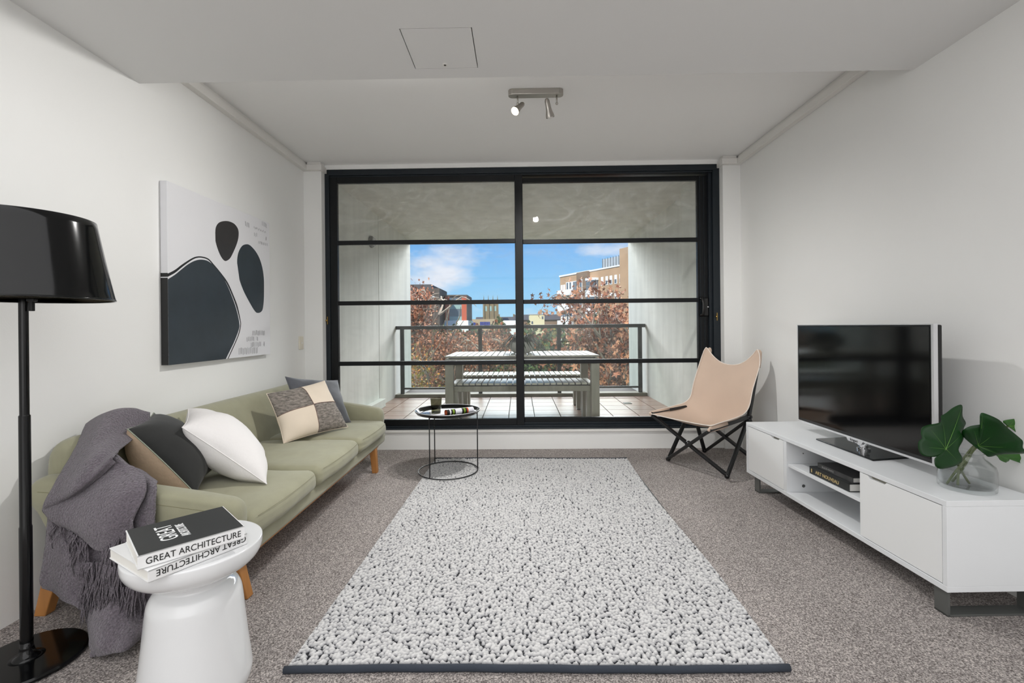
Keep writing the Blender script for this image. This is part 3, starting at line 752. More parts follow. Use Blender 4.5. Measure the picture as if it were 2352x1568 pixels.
obj('main_wall', MB().box(-6, 2.45, 0, 8, 0, 10.1 + 6.5), M['darkclad'], t)
obj('upper_storey', MB().box(-6, 1.0, .5, 8, 16.6, 17.3), M['slateroof'], t)
for x in (-2.0, -.6, .8):
    g = obj('window', MB().box(x, x + .8, -.08, .02, 14.2, 15.3), M['bwhite'], t); obj('window_pane', MB().box(x + .1, x + .7, -.12, -.07, 14.3, 15.2), M['bglass'], g)

# stone church tower
t = building('brown stone church tower with four pinnacles', (-9.05, 150, GZ))
obj('tower', MB().box(-2.25, 2.25, 0, 4.5, 0, 10.1 + 7.5), M['sandstone'], t)
for x in (-2.3, -.8, .7, 2.2):
    obj('buttress', MB().box(x - .28, x + .28, -.3, 0, 3, 10.1 + 7.9), M['sandstone'], t)
    obj('pinnacle', MB().lathe([(.26, 18.0), (.18, 18.6), (.0001, 20.6)], (x, 0, 0), 6), M['sandstone'], t)
for x in (-1.55, -.05, 1.45):
    obj('belfry_window', MB().box(x - .3, x + .3, -.05, .1, 15.3, 16.9), M['greenglass'], t)
# long slate roofs
t = building('long low church roof in dark slate beside the tower', (-5, 156, GZ))
pr = [(-9.5, 0), (9.5, 0), (9.5, 11.7), (-9.5, 11.7)]
obj('main_wall', MB().box(-9.5, 13, 0, 8, 0, 11.7), M['sandstone'], t)
obj('roof', MB().prism([(-.6, 11.7), (9, 11.7), (4, 13.6)], lambda a, c: (-9.8, a, c), lambda a, c: (13, a, c)), M['slateroof'], t)
for x in (-2.2, 3.0, 8.5):
    obj('chimney', MB().box(x, x + .6, 3.6, 4.4, 13.2, 14.5), M['sandstone'], t)
t = building('low tan concrete hall with blue windows under the tower', (-8.3, 95, GZ))
obj('main_wall', MB().box(-3.2, 3.5, 0, 8, 0, 10.1 + 1.65), M['tanwall'], t)
for x in (-2.0, -1.1): obj('window', MB().box(x, x + .5, -.06, .02, 10.3, 11.1), M['bluewin'], t)
for i in range(5):
    obj('window', MB().box(.3 + i * .42, .3 + i * .42 + .36, -.06, .02, 10.25, 11.2), M['bluewin'], t)
t = building('white gabled shed roof in front of the church', (-2.4, 100, GZ))
obj('main_wall', MB().box(-2.2, 2.6, 0, 6, 0, 10.5), M['bwhite'], t)
obj('roof', MB().prism([(-2.4, 10.5), (2.8, 10.5), (2.2, 11.5), (-1.4, 11.5)], lambda a, c: (a, -.2, c), lambda a, c: (a, 6, c)), M['bwhite'], t)
t = building('pale cream rendered box building right of the door mullion', (3.3, 85, GZ))
obj('main_wall', MB().box(-1.35, 1.4, 0, 6, 0, 12.3), M['cream'], t)
obj('roof_edge', MB().box(-1.45, 1.5, -.1, 6, 12.3, 12.45), M['metalsheet'], t)
for x, z in ((-1.0, 10.6), (.9, 11.5)): obj('window', MB().box(x, x + .3, -.05, .02, z, z + .5), M['bglass'], t)
t = building('long dark roofed terrace with two chimneys behind the right tree', (5.5, 130, GZ))
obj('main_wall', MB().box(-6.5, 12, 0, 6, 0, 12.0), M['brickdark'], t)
obj('roof', MB().prism([(-.5, 12.0), (6.5, 12.0), (3, 13.6)], lambda a, c: (-6.8, a, c), lambda a, c: (12, a, c)), M['slateroof'], t)
for x in (.5, 2.2, 5.4): obj('chimney', MB().box(x, x + .7, 2.5, 3.5, 13, 15.0), M['brick'], t)


# ---- trees
def leaf_shape():
    """five-lobed leaf, slightly cupped, unit size"""
    pts = []
    for k in range(10):
        a = PI / 2 + 2 * PI * k / 10; r = (.55 if k % 2 == 0 else .24)
        if k == 5: r = .16
        pts.append((r * math.cos(a), r * math.sin(a), .12 * (r ** 2) * 3 * (1 if k % 2 == 0 else -.3)))
    return [(0, 0, 0)] + pts, [(0, k + 1, (k + 1) % 10 + 1) for k in range(10)]


LS = leaf_shape()


def branches(base, top_r, height, n, seed, spread, start=.25, zmax=9.0):
    rr = random.Random(seed); b = MB(); tips = []
    base = Vector(base)
    trunk = [base + Vector((rr.uniform(-.08, .08) * s, rr.uniform(-.08, .08) * s, height * s / 8)) for s in range(9)]
    b.tube(trunk, [top_r * (1 - .1 * s) for s in range(9)], 8)

    def grow(p, d, ln, r, lev):
        pts = [p]; q = p.copy(); dd = d.copy()
        for s in range(4):
            dd = (dd + Vector((rr.uniform(-.25, .25), rr.uniform(-.25, .25), rr.uniform(-.02, .25) - (.5 if q.z > zmax - .5 else 0)))).normalized()
            if q.z + dd.z * ln / 4 > zmax: dd.z = -abs(dd.z) * .3
            q = q + dd * ln / 4; pts.append(q.copy())
        b.tube(pts, [r, r * .85, r * .7, r * .55, r * .4], 5, cap=False)
        tips.extend(pts[1:])
        if lev < 2:
            for _ in range(3):
                k = rr.randint(1, 4); nd = (dd + Vector((rr.uniform(-.9, .9), rr.uniform(-.9, .9), rr.uniform(-.2, .8)))).normalized()
                grow(pts[k], nd, ln * .62, r * .5, lev + 1)
    for i in range(n):
        s = rr.uniform(start, 1); p = base + Vector((0, 0, height * s)); a = rr.uniform(0, 2 * PI)
        grow(p, Vector((math.cos(a), math.sin(a), rr.uniform(.3, 1.1))).normalized(), spread * (1.15 - .5 * s), top_r * .4, 0)
    return b, tips


def leaves_mesh(tips, n, size, jit, seed, keep=None):
    g = np.random.default_rng(seed); T = np.array([tuple(t) for t in tips]); out = []
    idx = g.integers(0, len(T), n); P = T[idx] + g.normal(0, jit, (n, 3))
    if keep is not None: P = P[[keep(p) for p in P]]
    S = size * g.uniform(.6, 1.25, len(P)); A = g.uniform(0, 2 * PI, (len(P), 3))
    return P, S, A


def rotm(a):
    cx, sx_ = math.cos(a[0]), math.sin(a[0]); cy, sy = math.cos(a[1]), math.sin(a[1]); cz, sz = math.cos(a[2]), math.sin(a[2])
    return np.array([[cz, -sz, 0], [sz, cz, 0], [0, 0, 1]]) @ np.array([[cy, 0, sy], [0, 1, 0], [-sy, 0, cy]]) @ np.array([[1, 0, 0], [0, cx, -sx_], [0, sx_, cx]])


def mass(name, P, S, A, mats, parent, weights, simple=False):
    """one joined mesh of many small leaves, random material per leaf"""
    V0 = np.array(LS[0]); F0 = LS[1]
    if simple:
        V0 = np.array([(0, .5, 0), (.4, 0, .08), (0, -.45, 0), (-.4, 0, .08)]); F0 = [(0, 1, 2), (0, 2, 3)]
    vs = np.concatenate([(V0 * s) @ rotm(a).T + p for p, s, a in zip(P, S, A)]); n0 = len(V0)
    fs = (np.array(F0)[None] + (np.arange(len(P)) * n0)[:, None, None]).reshape(-1, 3)
    c = vs.mean(0); me = bpy.data.meshes.new(name); me.from_pydata((vs - c).tolist(), [], fs.tolist())
    for m_ in mats: me.materials.append(m_)
    mi = np.repeat(rng.choice(len(mats), len(P), p=weights), len(F0)); me.polygons.foreach_set('material_index', mi.astype(np.int32))
    o = link(name, me, Vector(c) - base_of(parent), parent); o['kind'] = 'stuff'
    return o


# near plane tree on the right
t = thing('plane_tree', 'near autumn tree with large rusty brown leaves in front of the brick flats', 'tree', (2.75, 13.2, GZ))
b, tips = branches((2.75, 13.2, GZ), .14, 9.6, 26, 5, 2.6, .45, zmax=2.25)
obj('branches', b, M['bark'], t)
tips = [q for q in tips if q.z > -5 and (q.z < .95 or random.random() < .45)]
P, S, A = leaves_mesh(tips, 6500, .15, .17, 3)
mass('leaves', P, S, A, [M['leaf_rust'], M['leaf_tan'], M['leaf_brown']], t, [.5, .3, .2])
vs, fs = LS; lm = []
for nm, mt in (('a', 'leaf_rust'), ('b', 'leaf_tan'), ('c', 'leaf_brown')):
    me = bpy.data.meshes.new('leaf'); me.from_pydata(vs, [], fs); me.materials.append(M[mt]); lm.append(me)
cand = [q for q in tips if q.y < 13.4 and .2 < q.x < 4.2 and -1.5 < q.z < 2.6]
random.Random(2).shuffle(cand)
for i in range(290):
    q = cand[i % len(cand)] + Vector((random.gauss(0, .12), random.uniform(-.3, 0), random.gauss(0, .12)))
    piece('leaf', lm[random.choice((0, 0, 1, 1, 2))], q, t, rot=(random.uniform(0, 6), random.uniform(0, 6), random.uniform(0, 6)), scale=[random.uniform(.17, .28)] * 3)
# left tree
t = thing('plane_tree', 'dense autumn tree with small rusty leaves at left in front of the dark building', 'tree', (-4.9, 19.5, GZ))
b, tips = branches((-4.9, 19.5, GZ), .3, 10.0, 34, 11, 3.0, .5, zmax=2.65); obj('branches', b, M['bark'], t)
tips = [q for q in tips if q.z > -5 and q.z < 3.0 and (q.x < -3.75 or q.z < .8)]
P, S, A = leaves_mesh(tips, 16000, .125, .22, 4)
mass('leaves', P, S, A, [M['leaf_rust'], M['leaf_tan'], M['leaf_brown']], t, [.5, .22, .28])
t = thing('plane_tree', 'low yellowing olive tree at the lower left below the rail', 'tree', (-3.3, 13.2, GZ))
b, tips = branches((-3.3, 13.2, GZ), .2, 8.0, 26, 12, 1.9, .4, zmax=.6); obj('branches', b, M['bark'], t)
tips = [q for q in tips if q.z > -6 and q.z < .7 and q.x < -1.7]
P, S, A = leaves_mesh(tips, 7000, .085, .2, 5)
mass('leaves', P, S, A, [M['leaf_olive'], M['leaf_rust'], M['leaf_gold']], t, [.6, .25, .15])
t = thing('plane_tree', 'wide rust coloured tree left of the railing centre, below the tan hall', 'tree', (-3.4, 27, GZ))
b, tips = branches((-3.4, 27, GZ), .3, 8.8, 34, 13, 3.6, .35, zmax=.6); obj('branches', b, M['bark'], t)
tips = [q for q in tips if q.z < .9]
P, S, A = leaves_mesh(tips, 13000, .15, .25, 6)
mass('leaves', P, S, A, [M['leaf_rust'], M['leaf_tan'], M['leaf_brown']], t, [.45, .2, .35])
# evergreens and bushes
for i, (x, y, h, r, m_, lb) in enumerate(((3.1, 17.5, 10.9, 1.3, 'conifer', 'tall dark evergreen standing just behind the near autumn tree'), (-.75, 36, 9.0, 1.7, 'bush', 'round green tree seen above the balcony plant pot'), (-3.0, 40, 8.6, 2.2, 'conifer', 'dark green tree in the park left of the plant pot'), (1.9, 30, 7.0, 2.1, 'bush', 'low green tree behind the balcony table right of the plant'), (7.8, 30, 8.5, 3.0, 'bush', 'broad green tree low on the right behind the autumn branches'), (-11, 36, 9.6, 3.2, 'conifer', 'dark evergreen at far left behind the rusty trees'))):
    t = thing('evergreen_tree', lb, 'tree', (x, y, GZ))
    obj('trunk', MB().tube([(x, y, GZ), (x + .1, y, GZ + h * .5), (x, y, GZ + h * .9)], [.2, .14, .04], 7), M['bark'], t)
    g = np.random.default_rng(40 + i); n = 5200; u = g.uniform(0, 1, n) ** .6; a = g.uniform(0, 2 * PI, n)
    rad = r * np.sin(np.clip(u, .08, 1) * PI * .92 + .1) * g.uniform(.55, 1.08, n) * (1 + .18 * np.sin(a * 3 + u * 9))
    P = np.stack([x + rad * np.cos(a), y + rad * np.sin(a), GZ + h * (.3 + .7 * (1 - u))], 1)
    mass('foliage', P, .26 * g.uniform(.6, 1.3, n), g.uniform(0, 6.3, (n, 3)), [M[m_]], t, [1.0], simple=True)
# shrub belt across the park
g = np.random.default_rng(77)
t = thing('shrub_belt', 'belt of mixed green and rust shrubs across the park below', 'shrubs', (0, 50, GZ), kind='stuff')
n = 30000; X = g.uniform(-18, 12, n); Y = g.uniform(43, 57, n); Z = GZ + g.uniform(0, 1, n) ** .7 * (9.3 + 1.2 * np.sin(X * .9) * np.cos(Y * .5) + .6 * np.sin(X * 2.3))
mass('foliage', np.stack([X, Y, Z], 1), .5 * g.uniform(.6, 1.3, n), g.uniform(0, 6.3, (n, 3)), [M['bush'], M['leaf_rust'], M['conifer'], M['leaf_olive']], t, [.35, .25, .25, .15], simple=True)

# ================================================================== RUG
def rug():
    c = np.array([[(-.755, 1.478), (.842, 1.492)], [(-.700, 3.812), (.868, 3.790)]])
    nu, nv = 440, 640
    W, H = 1.6, 2.33; cell = .0122
    gu, gv = int(W / cell), int(H / cell)
    g = np.random.default_rng(3)
    jx = g.uniform(.05, .95, (gv + 2, gu + 2)); jy = g.uniform(.05, .95, (gv + 2, gu + 2)); hh = g.uniform(.45, 1.0, (gv + 2, gu + 2))
    # a few missing loops and the zigzag of dark thread
    hh[g.uniform(0, 1, hh.shape) < .02] = .25
    uu, vv = np.meshgrid(np.linspace(0, 1, nu), np.linspace(0, 1, nv))
    X = uu * gu; Y = vv * gv; ix = np.clip(X.astype(int), 0, gu - 1) + 1; iy = np.clip(Y.astype(int), 0, gv - 1) + 1
    best = np.full(X.shape, 9.); bh = np.zeros(X.shape)
    for dy in (-1, 0, 1):
        for dx in (-1, 0, 1):
            cx = np.clip(ix + dx, 0, gu + 1); cy = np.clip(iy + dy, 0, gv + 1)
            d = np.hypot(X - (cx - 1 + jx[cy, cx]), Y - (cy - 1 + jy[cy, cx])) / (.6 + .5 * hh[cy, cx])
            m_ = d < best; best = np.where(m_, d, best); bh = np.where(m_, hh[cy, cx], bh)
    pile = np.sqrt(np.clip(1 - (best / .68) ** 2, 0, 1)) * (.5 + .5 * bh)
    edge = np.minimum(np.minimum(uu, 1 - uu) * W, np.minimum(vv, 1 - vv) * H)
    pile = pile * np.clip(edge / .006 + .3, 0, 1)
    bl = lambda k: (c[0][0][k] * (1 - uu) * (1 - vv) + c[0][1][k] * uu * (1 - vv) + c[1][0][k] * (1 - uu) * vv + c[1][1][k] * uu * vv)
    px, py = bl(0), bl(1)
    px = px + .012 * np.sin(vv * 7) * uu; py = py + .006 * np.sin(uu * 6)
    z = .009 + .014 * pile
    V = np.stack([px, py, z], -1).reshape(-1, 3)
    i = np.arange(nv - 1)[:, None] * nu + np.arange(nu - 1)[None]
    F = np.stack([i, i + 1, i + nu + 1, i + nu], -1).reshape(-1, 4)
    t = thing('area_rug', 'large pale grey looped wool rug with dark bound ends on the carpet', 'rug', (.05, 2.6, 0))
    me = bpy.data.meshes.new('pile'); off = np.array((.05, 2.6, 0)); me.vertices.add(len(V)); me.vertices.foreach_set('co', (V - off).ravel())
    me.loops.add(F.size); me.loops.foreach_set('vertex_index', F.ravel().astype(np.int32)); me.polygons.add(len(F))
    me.polygons.foreach_set('loop_start', np.arange(0, F.size, 4, dtype=np.int32)); me.polygons.foreach_set('loop_total', np.full(len(F), 4, dtype=np.int32))
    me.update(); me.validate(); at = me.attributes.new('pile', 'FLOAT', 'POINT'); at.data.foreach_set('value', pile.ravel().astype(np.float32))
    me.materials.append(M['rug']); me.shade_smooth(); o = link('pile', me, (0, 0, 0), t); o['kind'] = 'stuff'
    b = MB(); b.prism([(-.755, 1.478), (.842, 1.492), (.868, 3.790), (-.70, 3.812)], lambda a, c_: (a, c_, 0), lambda a, c_: (a, c_, .0092)); obj('backing', b, M['ink'], t)
    bm_ = mat('navy_binding_tape', (48, 54, 64), .9, bump=(300, .5, .002))
    for (xa, ya), (xb, yb), sg in (((-.762, 1.470), (.848, 1.484), -1), ((-.702, 3.816), (.872, 3.794), 1)):
        pts = [(xa + (xb - xa) * s / 30, ya + (yb - ya) * s / 30 + .006 * math.sin(s / 5.) + sg * .004, .0105 + .001 * math.sin(s * 1.3)) for s in range(31)]
        obj('binding', MB().tube(pts, .0115, 8, flat=.9), bm_, t, smooth=True)


rug()

# ================================================================== SOFA
sofa = thing('sofa', 'sage green three seat sofa with oak legs along the left wall', 'sofa', (-1.48, 2.75, 0))


def rbox(x0, x1, y0, y1, z0, z1, crown=0.0, n=14, r=.045, front=0.0):
    """soft cushion: rounded box with crowned top"""
    vs = []; fs = []
    cx, cy, cz = (x0 + x1) / 2, (y0 + y1) / 2, (z0 + z1) / 2; hx, hy, hz_ = (x1 - x0) / 2, (y1 - y0) / 2, (z1 - z0) / 2
    b = MB()
    def shape(p):
        q = Vector(p); inner = Vector((max(-hx + r, min(hx - r, q.x)), max(-hy + r, min(hy - r, q.y)), max(-hz_ + r, min(hz_ - r, q.z))))
        d = q - inner
        if d.length > 1e-9: q = inner + d.normalized() * r
        u, v = q.x / hx, q.y / hy
        if q.z > 0: q.z += crown * (1 - u * u) * (1 - v * v)
        if front: q.x += front * (1 - v * v) * (1 if u > 0 else 0) * u * (1 - (q.z / hz_) ** 2 * .5)
        return q + Vector((cx, cy, cz))
    def axis(h):
        inner = np.linspace(-h + r, h - r, n); e_ = [r * (1 - math.cos(t_)) for t_ in (0, PI / 8, PI / 4, PI * 3 / 8)]
        return [-h + k * .99 for k in e_] + list(inner) + [h - k * .99 for k in reversed(e_)]
    ax, ay, az = axis(hx), axis(hy), axis(hz_)
    for s in (-1, 1):
        b.surf([[shape((x, y, s * hz_)) for x in ax] for y in ay]); b.surf([[shape((x, s * hy, z)) for x in ax] for z in az]); b.surf([[shape((s * hx, y, z)) for y in ay] for z in az])
    return b


def weld(o, d=.0005):
    bm = bmesh.new(); bm.from_mesh(o.data); bmesh.ops.remove_doubles(bm, verts=bm.verts, dist=d); bmesh.ops.recalc_face_normals(bm, faces=bm.faces); bm.to_mesh(o.data); bm.free(); o.data.shade_smooth(); return o


def wrinkle(o, amp, sc, seed=0, axis=None):
    from mathutils import noise as nz_
    for v in o.data.vertices:
        p = v.co * sc + Vector((seed, seed, seed)); d = nz_.noise(p)
        v.co += v.normal * d * amp


ys = (1.785, 2.405, 3.030, 3.655)
for i in range(3):
    y0, y1 = ys[i] + .003, ys[i + 1] - .003
    o = weld(obj('seat_cushion', rbox(-1.74, -1.058, y0, y1, .262, .372, crown=.020, r=.042, front=.022), M['sofa'], sofa)); wrinkle(o, .006, 9, i)
    pts = [(-1.056 + .022 * (1 - ((y - (y0 + y1) / 2) / ((y1 - y0) / 2)) ** 2) - .004, y, .352 + .004 * (1 - ((y - (y0 + y1) / 2) / ((y1 - y0) / 2)) ** 2)) for y in np.linspace(y0 + .05, y1 - .05, 16)]
    obj('piping', MB().tube(pts, .0010, 5), M['seam'], o, smooth=True)
# base
b = rbox(-1.86, -1.085, 1.76, 3.72, .182, .275, r=.03); weld(obj('seat_frame', b, M['sofa'], sofa))
obj('wood_rail', MB().box(-1.84, -1.115, 1.84, 3.62, .166, .184), M['oak'], sofa, bevel=.003)
# backrest: lofted profile
prof = [(-1.66, .27), (-1.668, .36), (-1.70, .47), (-1.735, .57), (-1.752, .625), (-1.772, .658), (-1.805, .674), (-1.845, .672), (-1.876, .655), (-1.89, .62), (-1.893, .45), (-1.885, .25), (-1.86, .22)]
rows = []
for y in np.linspace(1.77, 3.86, 44):
    tN = min((y - 1.77) / .10, (3.86 - y) / .10, 1); k = math.sqrt(max(0, 1 - (1 - tN) ** 2)) if tN < 1 else 1
    s = (y - 1.77) / 2.09; sag = -.010 * math.sin(s * PI)
    row = []
    for x, z in prof:
        zz = .25 + (z - .25) * (.86 + .14 * k) + sag * (z > .5); xx = -1.80 + (x + 1.80) * (.55 + .45 * k) + .012 * math.sin(s * 9) * (z > .5)
        row.append((xx, y, zz))
    rows.append(row)
b = MB().surf(rows); nn = len(prof); b.f.append(tuple(range(nn))); b.f.append(tuple(range((43) * nn, 44 * nn)))
o = obj('backrest', b, M['sofa'], sofa, smooth=True, subsurf=1)
for y in ():
    obj('back_seam', MB().tube([(x + .004, y, z) for x, z in spline_rows([(a_, c_, 0) for a_, c_ in prof[1:7]], 4)[:, :2]], .0018, 5), M['seam'], o)


def arm(name, y0, y1, dx=0.0):
    # outline in (x,z), rounded along y
    ol = [(-1.845, .520), (-1.80, .552), (-1.70, .548), (-1.50, .520), (-1.30, .492), (-1.14, .466), (-1.085, .452), (-1.060, .425), (-1.054, .37), (-1.066, .28), (-1.095, .215), (-1.14, .185), (-1.45, .175), (-1.66, .18), (-1.72, .26), (-1.80, .42), (-1.842, .48)]
    ol = [tuple(p[:2]) for p in spline_rows([(a_, c_, 0) for a_, c_ in ol + ol[:1]], 3)][:-1]
    ol = [(x + dx * max(0, (x + 1.845) / .79), z) for x, z in ol]
    cx = sum(p[0] for p in ol) / len(ol); cz = .36
    rows = []
    for y, k in ((y0, .0), (y0, .5), (y0 + .001, .86), (y0 + .007, .935), (y0 + .018, .975), (y0 + .04, 1), ((y0 + y1) / 2, 1.004), (y1 - .035, .995), (y1 - .015, .975), (y1 - .005, .94), (y1, .86), (y1, .5), (y1, .0)):
        rows.append([(cx + (x - cx) * (1 - (1 - k) * .42 if k > .8 else k * 1.0886), y + (.0), cz + (z - cz) * (k if k <= .8 else k)) for x, z in ol] )
    for r_ in rows: r_.append(r_[0])
    o = obj(name, MB().surf(rows), M['sofa'], sofa, smooth=True); weld(o, .0003); return o


a1 = arm('armrest', 1.685, 1.785); a2 = arm('armrest', 3.66, 3.76, -.045)
obj('stitching', MB().tube([(x, 1.686, z) for x, z in ((-1.79, .505), (-1.60, .492), (-1.35, .458), (-1.16, .432), (-1.105, .418), (-1.092, .395))], .0016, 5), M['seam'], a1)


def tleg(top, bot, w0, w1, d0, d1):
    b = MB(); t_, q = Vector(top), Vector(bot)
    vs = [t_ + Vector((i * w0 / 2, j * d0 / 2, 0)) for i, j in ((-1, -1), (1, -1), (1, 1), (-1, 1))] + [q + Vector((i * w1 / 2, j * d1 / 2, 0)) for i, j in ((-1, -1), (1, -1), (1, 1), (-1, 1))]
    b.add(vs, [(0, 1, 2, 3), (4, 7, 6, 5), (0, 4, 5, 1), (1, 5, 6, 2), (2, 6, 7, 3), (3, 7, 4, 0)]); return obj('leg', b, M['oak'], sofa, bevel=.004)


tleg((-1.115, 3.49, .19), (-1.105, 3.505, 0), .048, .040, .048, .040)
tleg((-1.155, 1.835, .19), (-1.135, 1.885, 0), .055, .042, .055, .042)
tleg((-1.745, 1.775, .40), (-1.862, 1.775, 0), .075, .045, .05, .042)
tleg((-1.745, 3.65, .40), (-1.862, 3.66, 0), .075, .045, .05, .042)


# ================================================================== CUSHIONS
def pillow(name, label, corners, T, mf, mb_, n=22, pinch=.05, group=None, panels=None, seed=0, ear=.5, flip=1, rim=None, wr=.006, Tb=None):
    """corners TL,TR,BR,BL. Two inflated covers sharing the seam edge."""
    from mathutils import noise as nz_
    TL, TR, BR, BL = [Vector(c) for c in corners]; nrm = ((TR - TL).cross(BL - TL)).normalized() * flip
    loc = (TL + TR + BR + BL) / 4; loc.z = min(c.z for c in (TL, TR, BR, BL)) - .005
    t = thing(name, label, 'cushion', loc, group=group)
    sw = 1
    def P(u, v, s):
        # u,v in 0..1 ; concave edges
        cu, cv = 2 * u - 1, 2 * v - 1
        uu = .5 + .5 * cu * (1 - pinch * 2 * (1 - cv * cv)); vv = .5 + .5 * cv * (1 - pinch * 2 * (1 - cu * cu))
        p = TL * (1 - uu) * (1 - vv) + TR * uu * (1 - vv) + BR * uu * vv + BL * (1 - uu) * vv
        f = ((1 - cu ** 2) * (1 - cv ** 2)) ** ear
        w_ = nz_.noise(p * 9 + Vector((seed, 3, s))) * wr * 2 * f
        rad = nz_.noise(Vector((math.atan2(cv, cu) * 3.2, seed, s))) * wr * 1.6 * max(0, (cu * cu + cv * cv) - .35) * min(1, f * 4)
        return p + nrm * s * ((T if s * sw > 0 or Tb is None else Tb) * f + w_ + rad)
    us = [.5 - .5 * math.cos(PI * i / n) for i in range(n + 1)]
    def cover(nm, s, m_, u0=0, u1=n, v0=0, v1=n):
        return obj(nm, MB().surf([[P(us[i], us[j], s) for i in range(u0, u1 + 1)] for j in range(v0, v1 + 1)]), m_, t, smooth=True, fixn=False)
    if panels:
        h_ = n // 2
        for (a_, b_, mm) in ((0, 0, panels[0]), (1, 0, panels[1]), (0, 1, panels[1]), (1, 1, panels[0])):
            cover('panel', 1, mm, a_ * h_, a_ * h_ + h_, b_ * h_, b_ * h_ + h_)
        obj('seam', MB().tube([P(.5, v, 1) + nrm * .001 for v in us[1:-1]], .0022, 5).tube([P(u, .5, 1) + nrm * .001 for u in us[1:-1]], .0022, 5), M['seamdark'], t)
    else:
        cover('front_cover', 1, mf)
    cover('back_cover', -1, mb_)
    ring = [P(u, 0, 0) for u in us] + [P(1, v, 0) for v in us[1:]] + [P(u, 1, 0) for u in reversed(us[:-1])] + [P(0, v, 0) for v in reversed(us[:-1])]
    obj('edge_seam', MB().tube(ring, .0026, 5, cap=False), rim or mf, t, smooth=True)
    return t


pillow('throw_cushion', 'two tone cushion of charcoal velvet and beige linen leaning beside the throw', [(-1.775, 2.215, .700), (-1.634, 1.90, .690), (-1.385, 1.95, .40), (-1.52, 2.25, .41)], .165, M['linen'], M['velvet'], seed=1, rim=mat('pale_piping', (150, 156, 140), .8), pinch=.035, flip=-1, Tb=.105, wr=.008)
pillow('throw_cushion', 'plain white linen cushion leaning on the near half of the sofa', [(-1.727, 2.38, .690), (-1.500, 2.03, .668), (-1.168, 2.11, .388), (-1.385, 2.46, .41)], .12, M['whitelinen'], M['whitelinen'], seed=5, pinch=.03, flip=-1, wr=.009)
pillow('throw_cushion', 'slate grey velvet cushion behind the checkered cushion at the far end', [(-1.685, 3.30, .757), (-1.440, 3.64, .690), (-1.285, 3.50, .38), (-1.53, 3.16, .41)], .075, M['greyvelvet'], M['greyvelvet'], seed=9, pinch=.04, flip=-1)
pillow('throw_cushion', 'checkered cushion of grey cowhide and cream suede squares', [(-1.640, 2.97, .682), (-1.43, 3.37, .718), (-1.225, 3.27, .40), (-1.475, 2.86, .388)], .085, None, M['hidecream'], panels=(M['hidegrey'], M['hidecream']), seed=12, rim=M['hidecream'], pinch=.03, flip=-1)


# ================================================================== THROW BLANKET
bt = thing('throw_blanket', 'mauve grey wool throw with fringe draped over the near sofa arm', 'blanket', (-1.5, 1.62, 0))
from mathutils import noise as _nz
for k, (nm, g_, fold) in enumerate((('fold', BL_A, .006), ('fold', BL_B, .005), ('fold', BL_C, .012), ('fold', BL_D, .012), ('fold', BL_E, .014))):
    s = patch(g_, 12); rws = []
    R_, C_ = s.shape[:2]
    for i in range(R_):
        row = []
        for j in range(C_):
            p = Vector(s[i, j]); d = _nz.noise(Vector((p.x * 14, k * 3, p.z * 3))) * fold * 1.6 + _nz.noise(p * 30) * .003
            p.y -= d; p.z = max(p.z + _nz.noise(p * 20) * .003, .012); row.append(p)
        rws.append(row)
    o = obj(nm, MB().surf(rws), M['blanket'], bt, smooth=True, solid=.010, fixn=False)
    # soft rolled hems
    if k < 4:
        e_ = [rws[-1][j] for j in range(0, C_, 2)]
        obj('hem', MB().tube(e_, .0068, 8), M['blanket'], o, smooth=True)
b = MB(); fr = random.Random(4)
for pts, ln, n in FRINGE:
    P_ = spline_rows(pts, 10) if len(pts) > 2 else np.array(pts)
    for i in range(n):
        f = fr.uniform(0, .999) * (len(P_) - 1); k = int(f); p = Vector(P_[k] * (1 - (f - k)) + P_[k + 1] * (f - k))
        l_ = ln * fr.uniform(.6, 1.15); dx, dy = fr.uniform(-.025, .02), fr.uniform(-.012, .004); ph = fr.uniform(0, 6); am = fr.uniform(.002, .006); st = []
        for s in range(7):
            q = s / 6; st.append((p.x + dx * q + am * math.sin(ph + q * 7), p.y - .004 + dy * q + am * math.cos(ph + q * 6), max(p.z - l_ * q, .012)))
        b.tube(st, [.0026, .0026, .0024, .0022, .0022, .0020, .0012], 4)
obj('fringe', b, M['blanket'], bt, smooth=True, kind='stuff', fixn=False)

# ================================================================== FLOOR LAMP
lx, ly = -1.648, 1.513
t = thing('floor_lamp', 'black floor lamp with wide glossy drum shade at left', 'lamp', (lx, ly, 0))
obj('base', MB().lathe([(.0001, .001), (.150, .001), (.156, .006), (.156, .012), (.150, .017), (.05, .019), (.0001, .019)], (lx, ly, 0), 64), M['gloss'], t, smooth=True, auto=30)
obj('collar', MB().lathe([(.045, .019), (.030, .024), (.021, .034), (.0175, .05), (.0165, .07)], (lx, ly, 0), 32), M['gloss'], t, smooth=True)
obj('pole', MB().lathe([(.0165, .05), (.0165, .45), (.0150, .456), (.0150, .82), (.0125, .824), (.0125, 1.26)], (lx, ly, 0), 24), M['gloss'], t, smooth=True, auto=30)
sh = [(.236, 1.208), (.229, 1.24), (.209, 1.345), (.185, 1.480)]
shp = [tuple(q[:2]) for q in spline_rows([(a_, c_, 0) for a_, c_ in sh], 6)]
ins = [(r_ - .004, z_) for r_, z_ in reversed(shp)]
s_ = obj('lamp_shade', MB().lathe(shp + [(.181, 1.482)], (lx, ly, 0), 96), M['gloss'], t, smooth=True)
obj('shade_lining', MB().lathe(ins, (lx, ly, 0), 96), M['inner_white'], s_, smooth=True)
obj('shade_rim', MB().ring((lx, ly, 1.208), .2345, .0028, 96, 6), M['gloss'], s_, smooth=True)
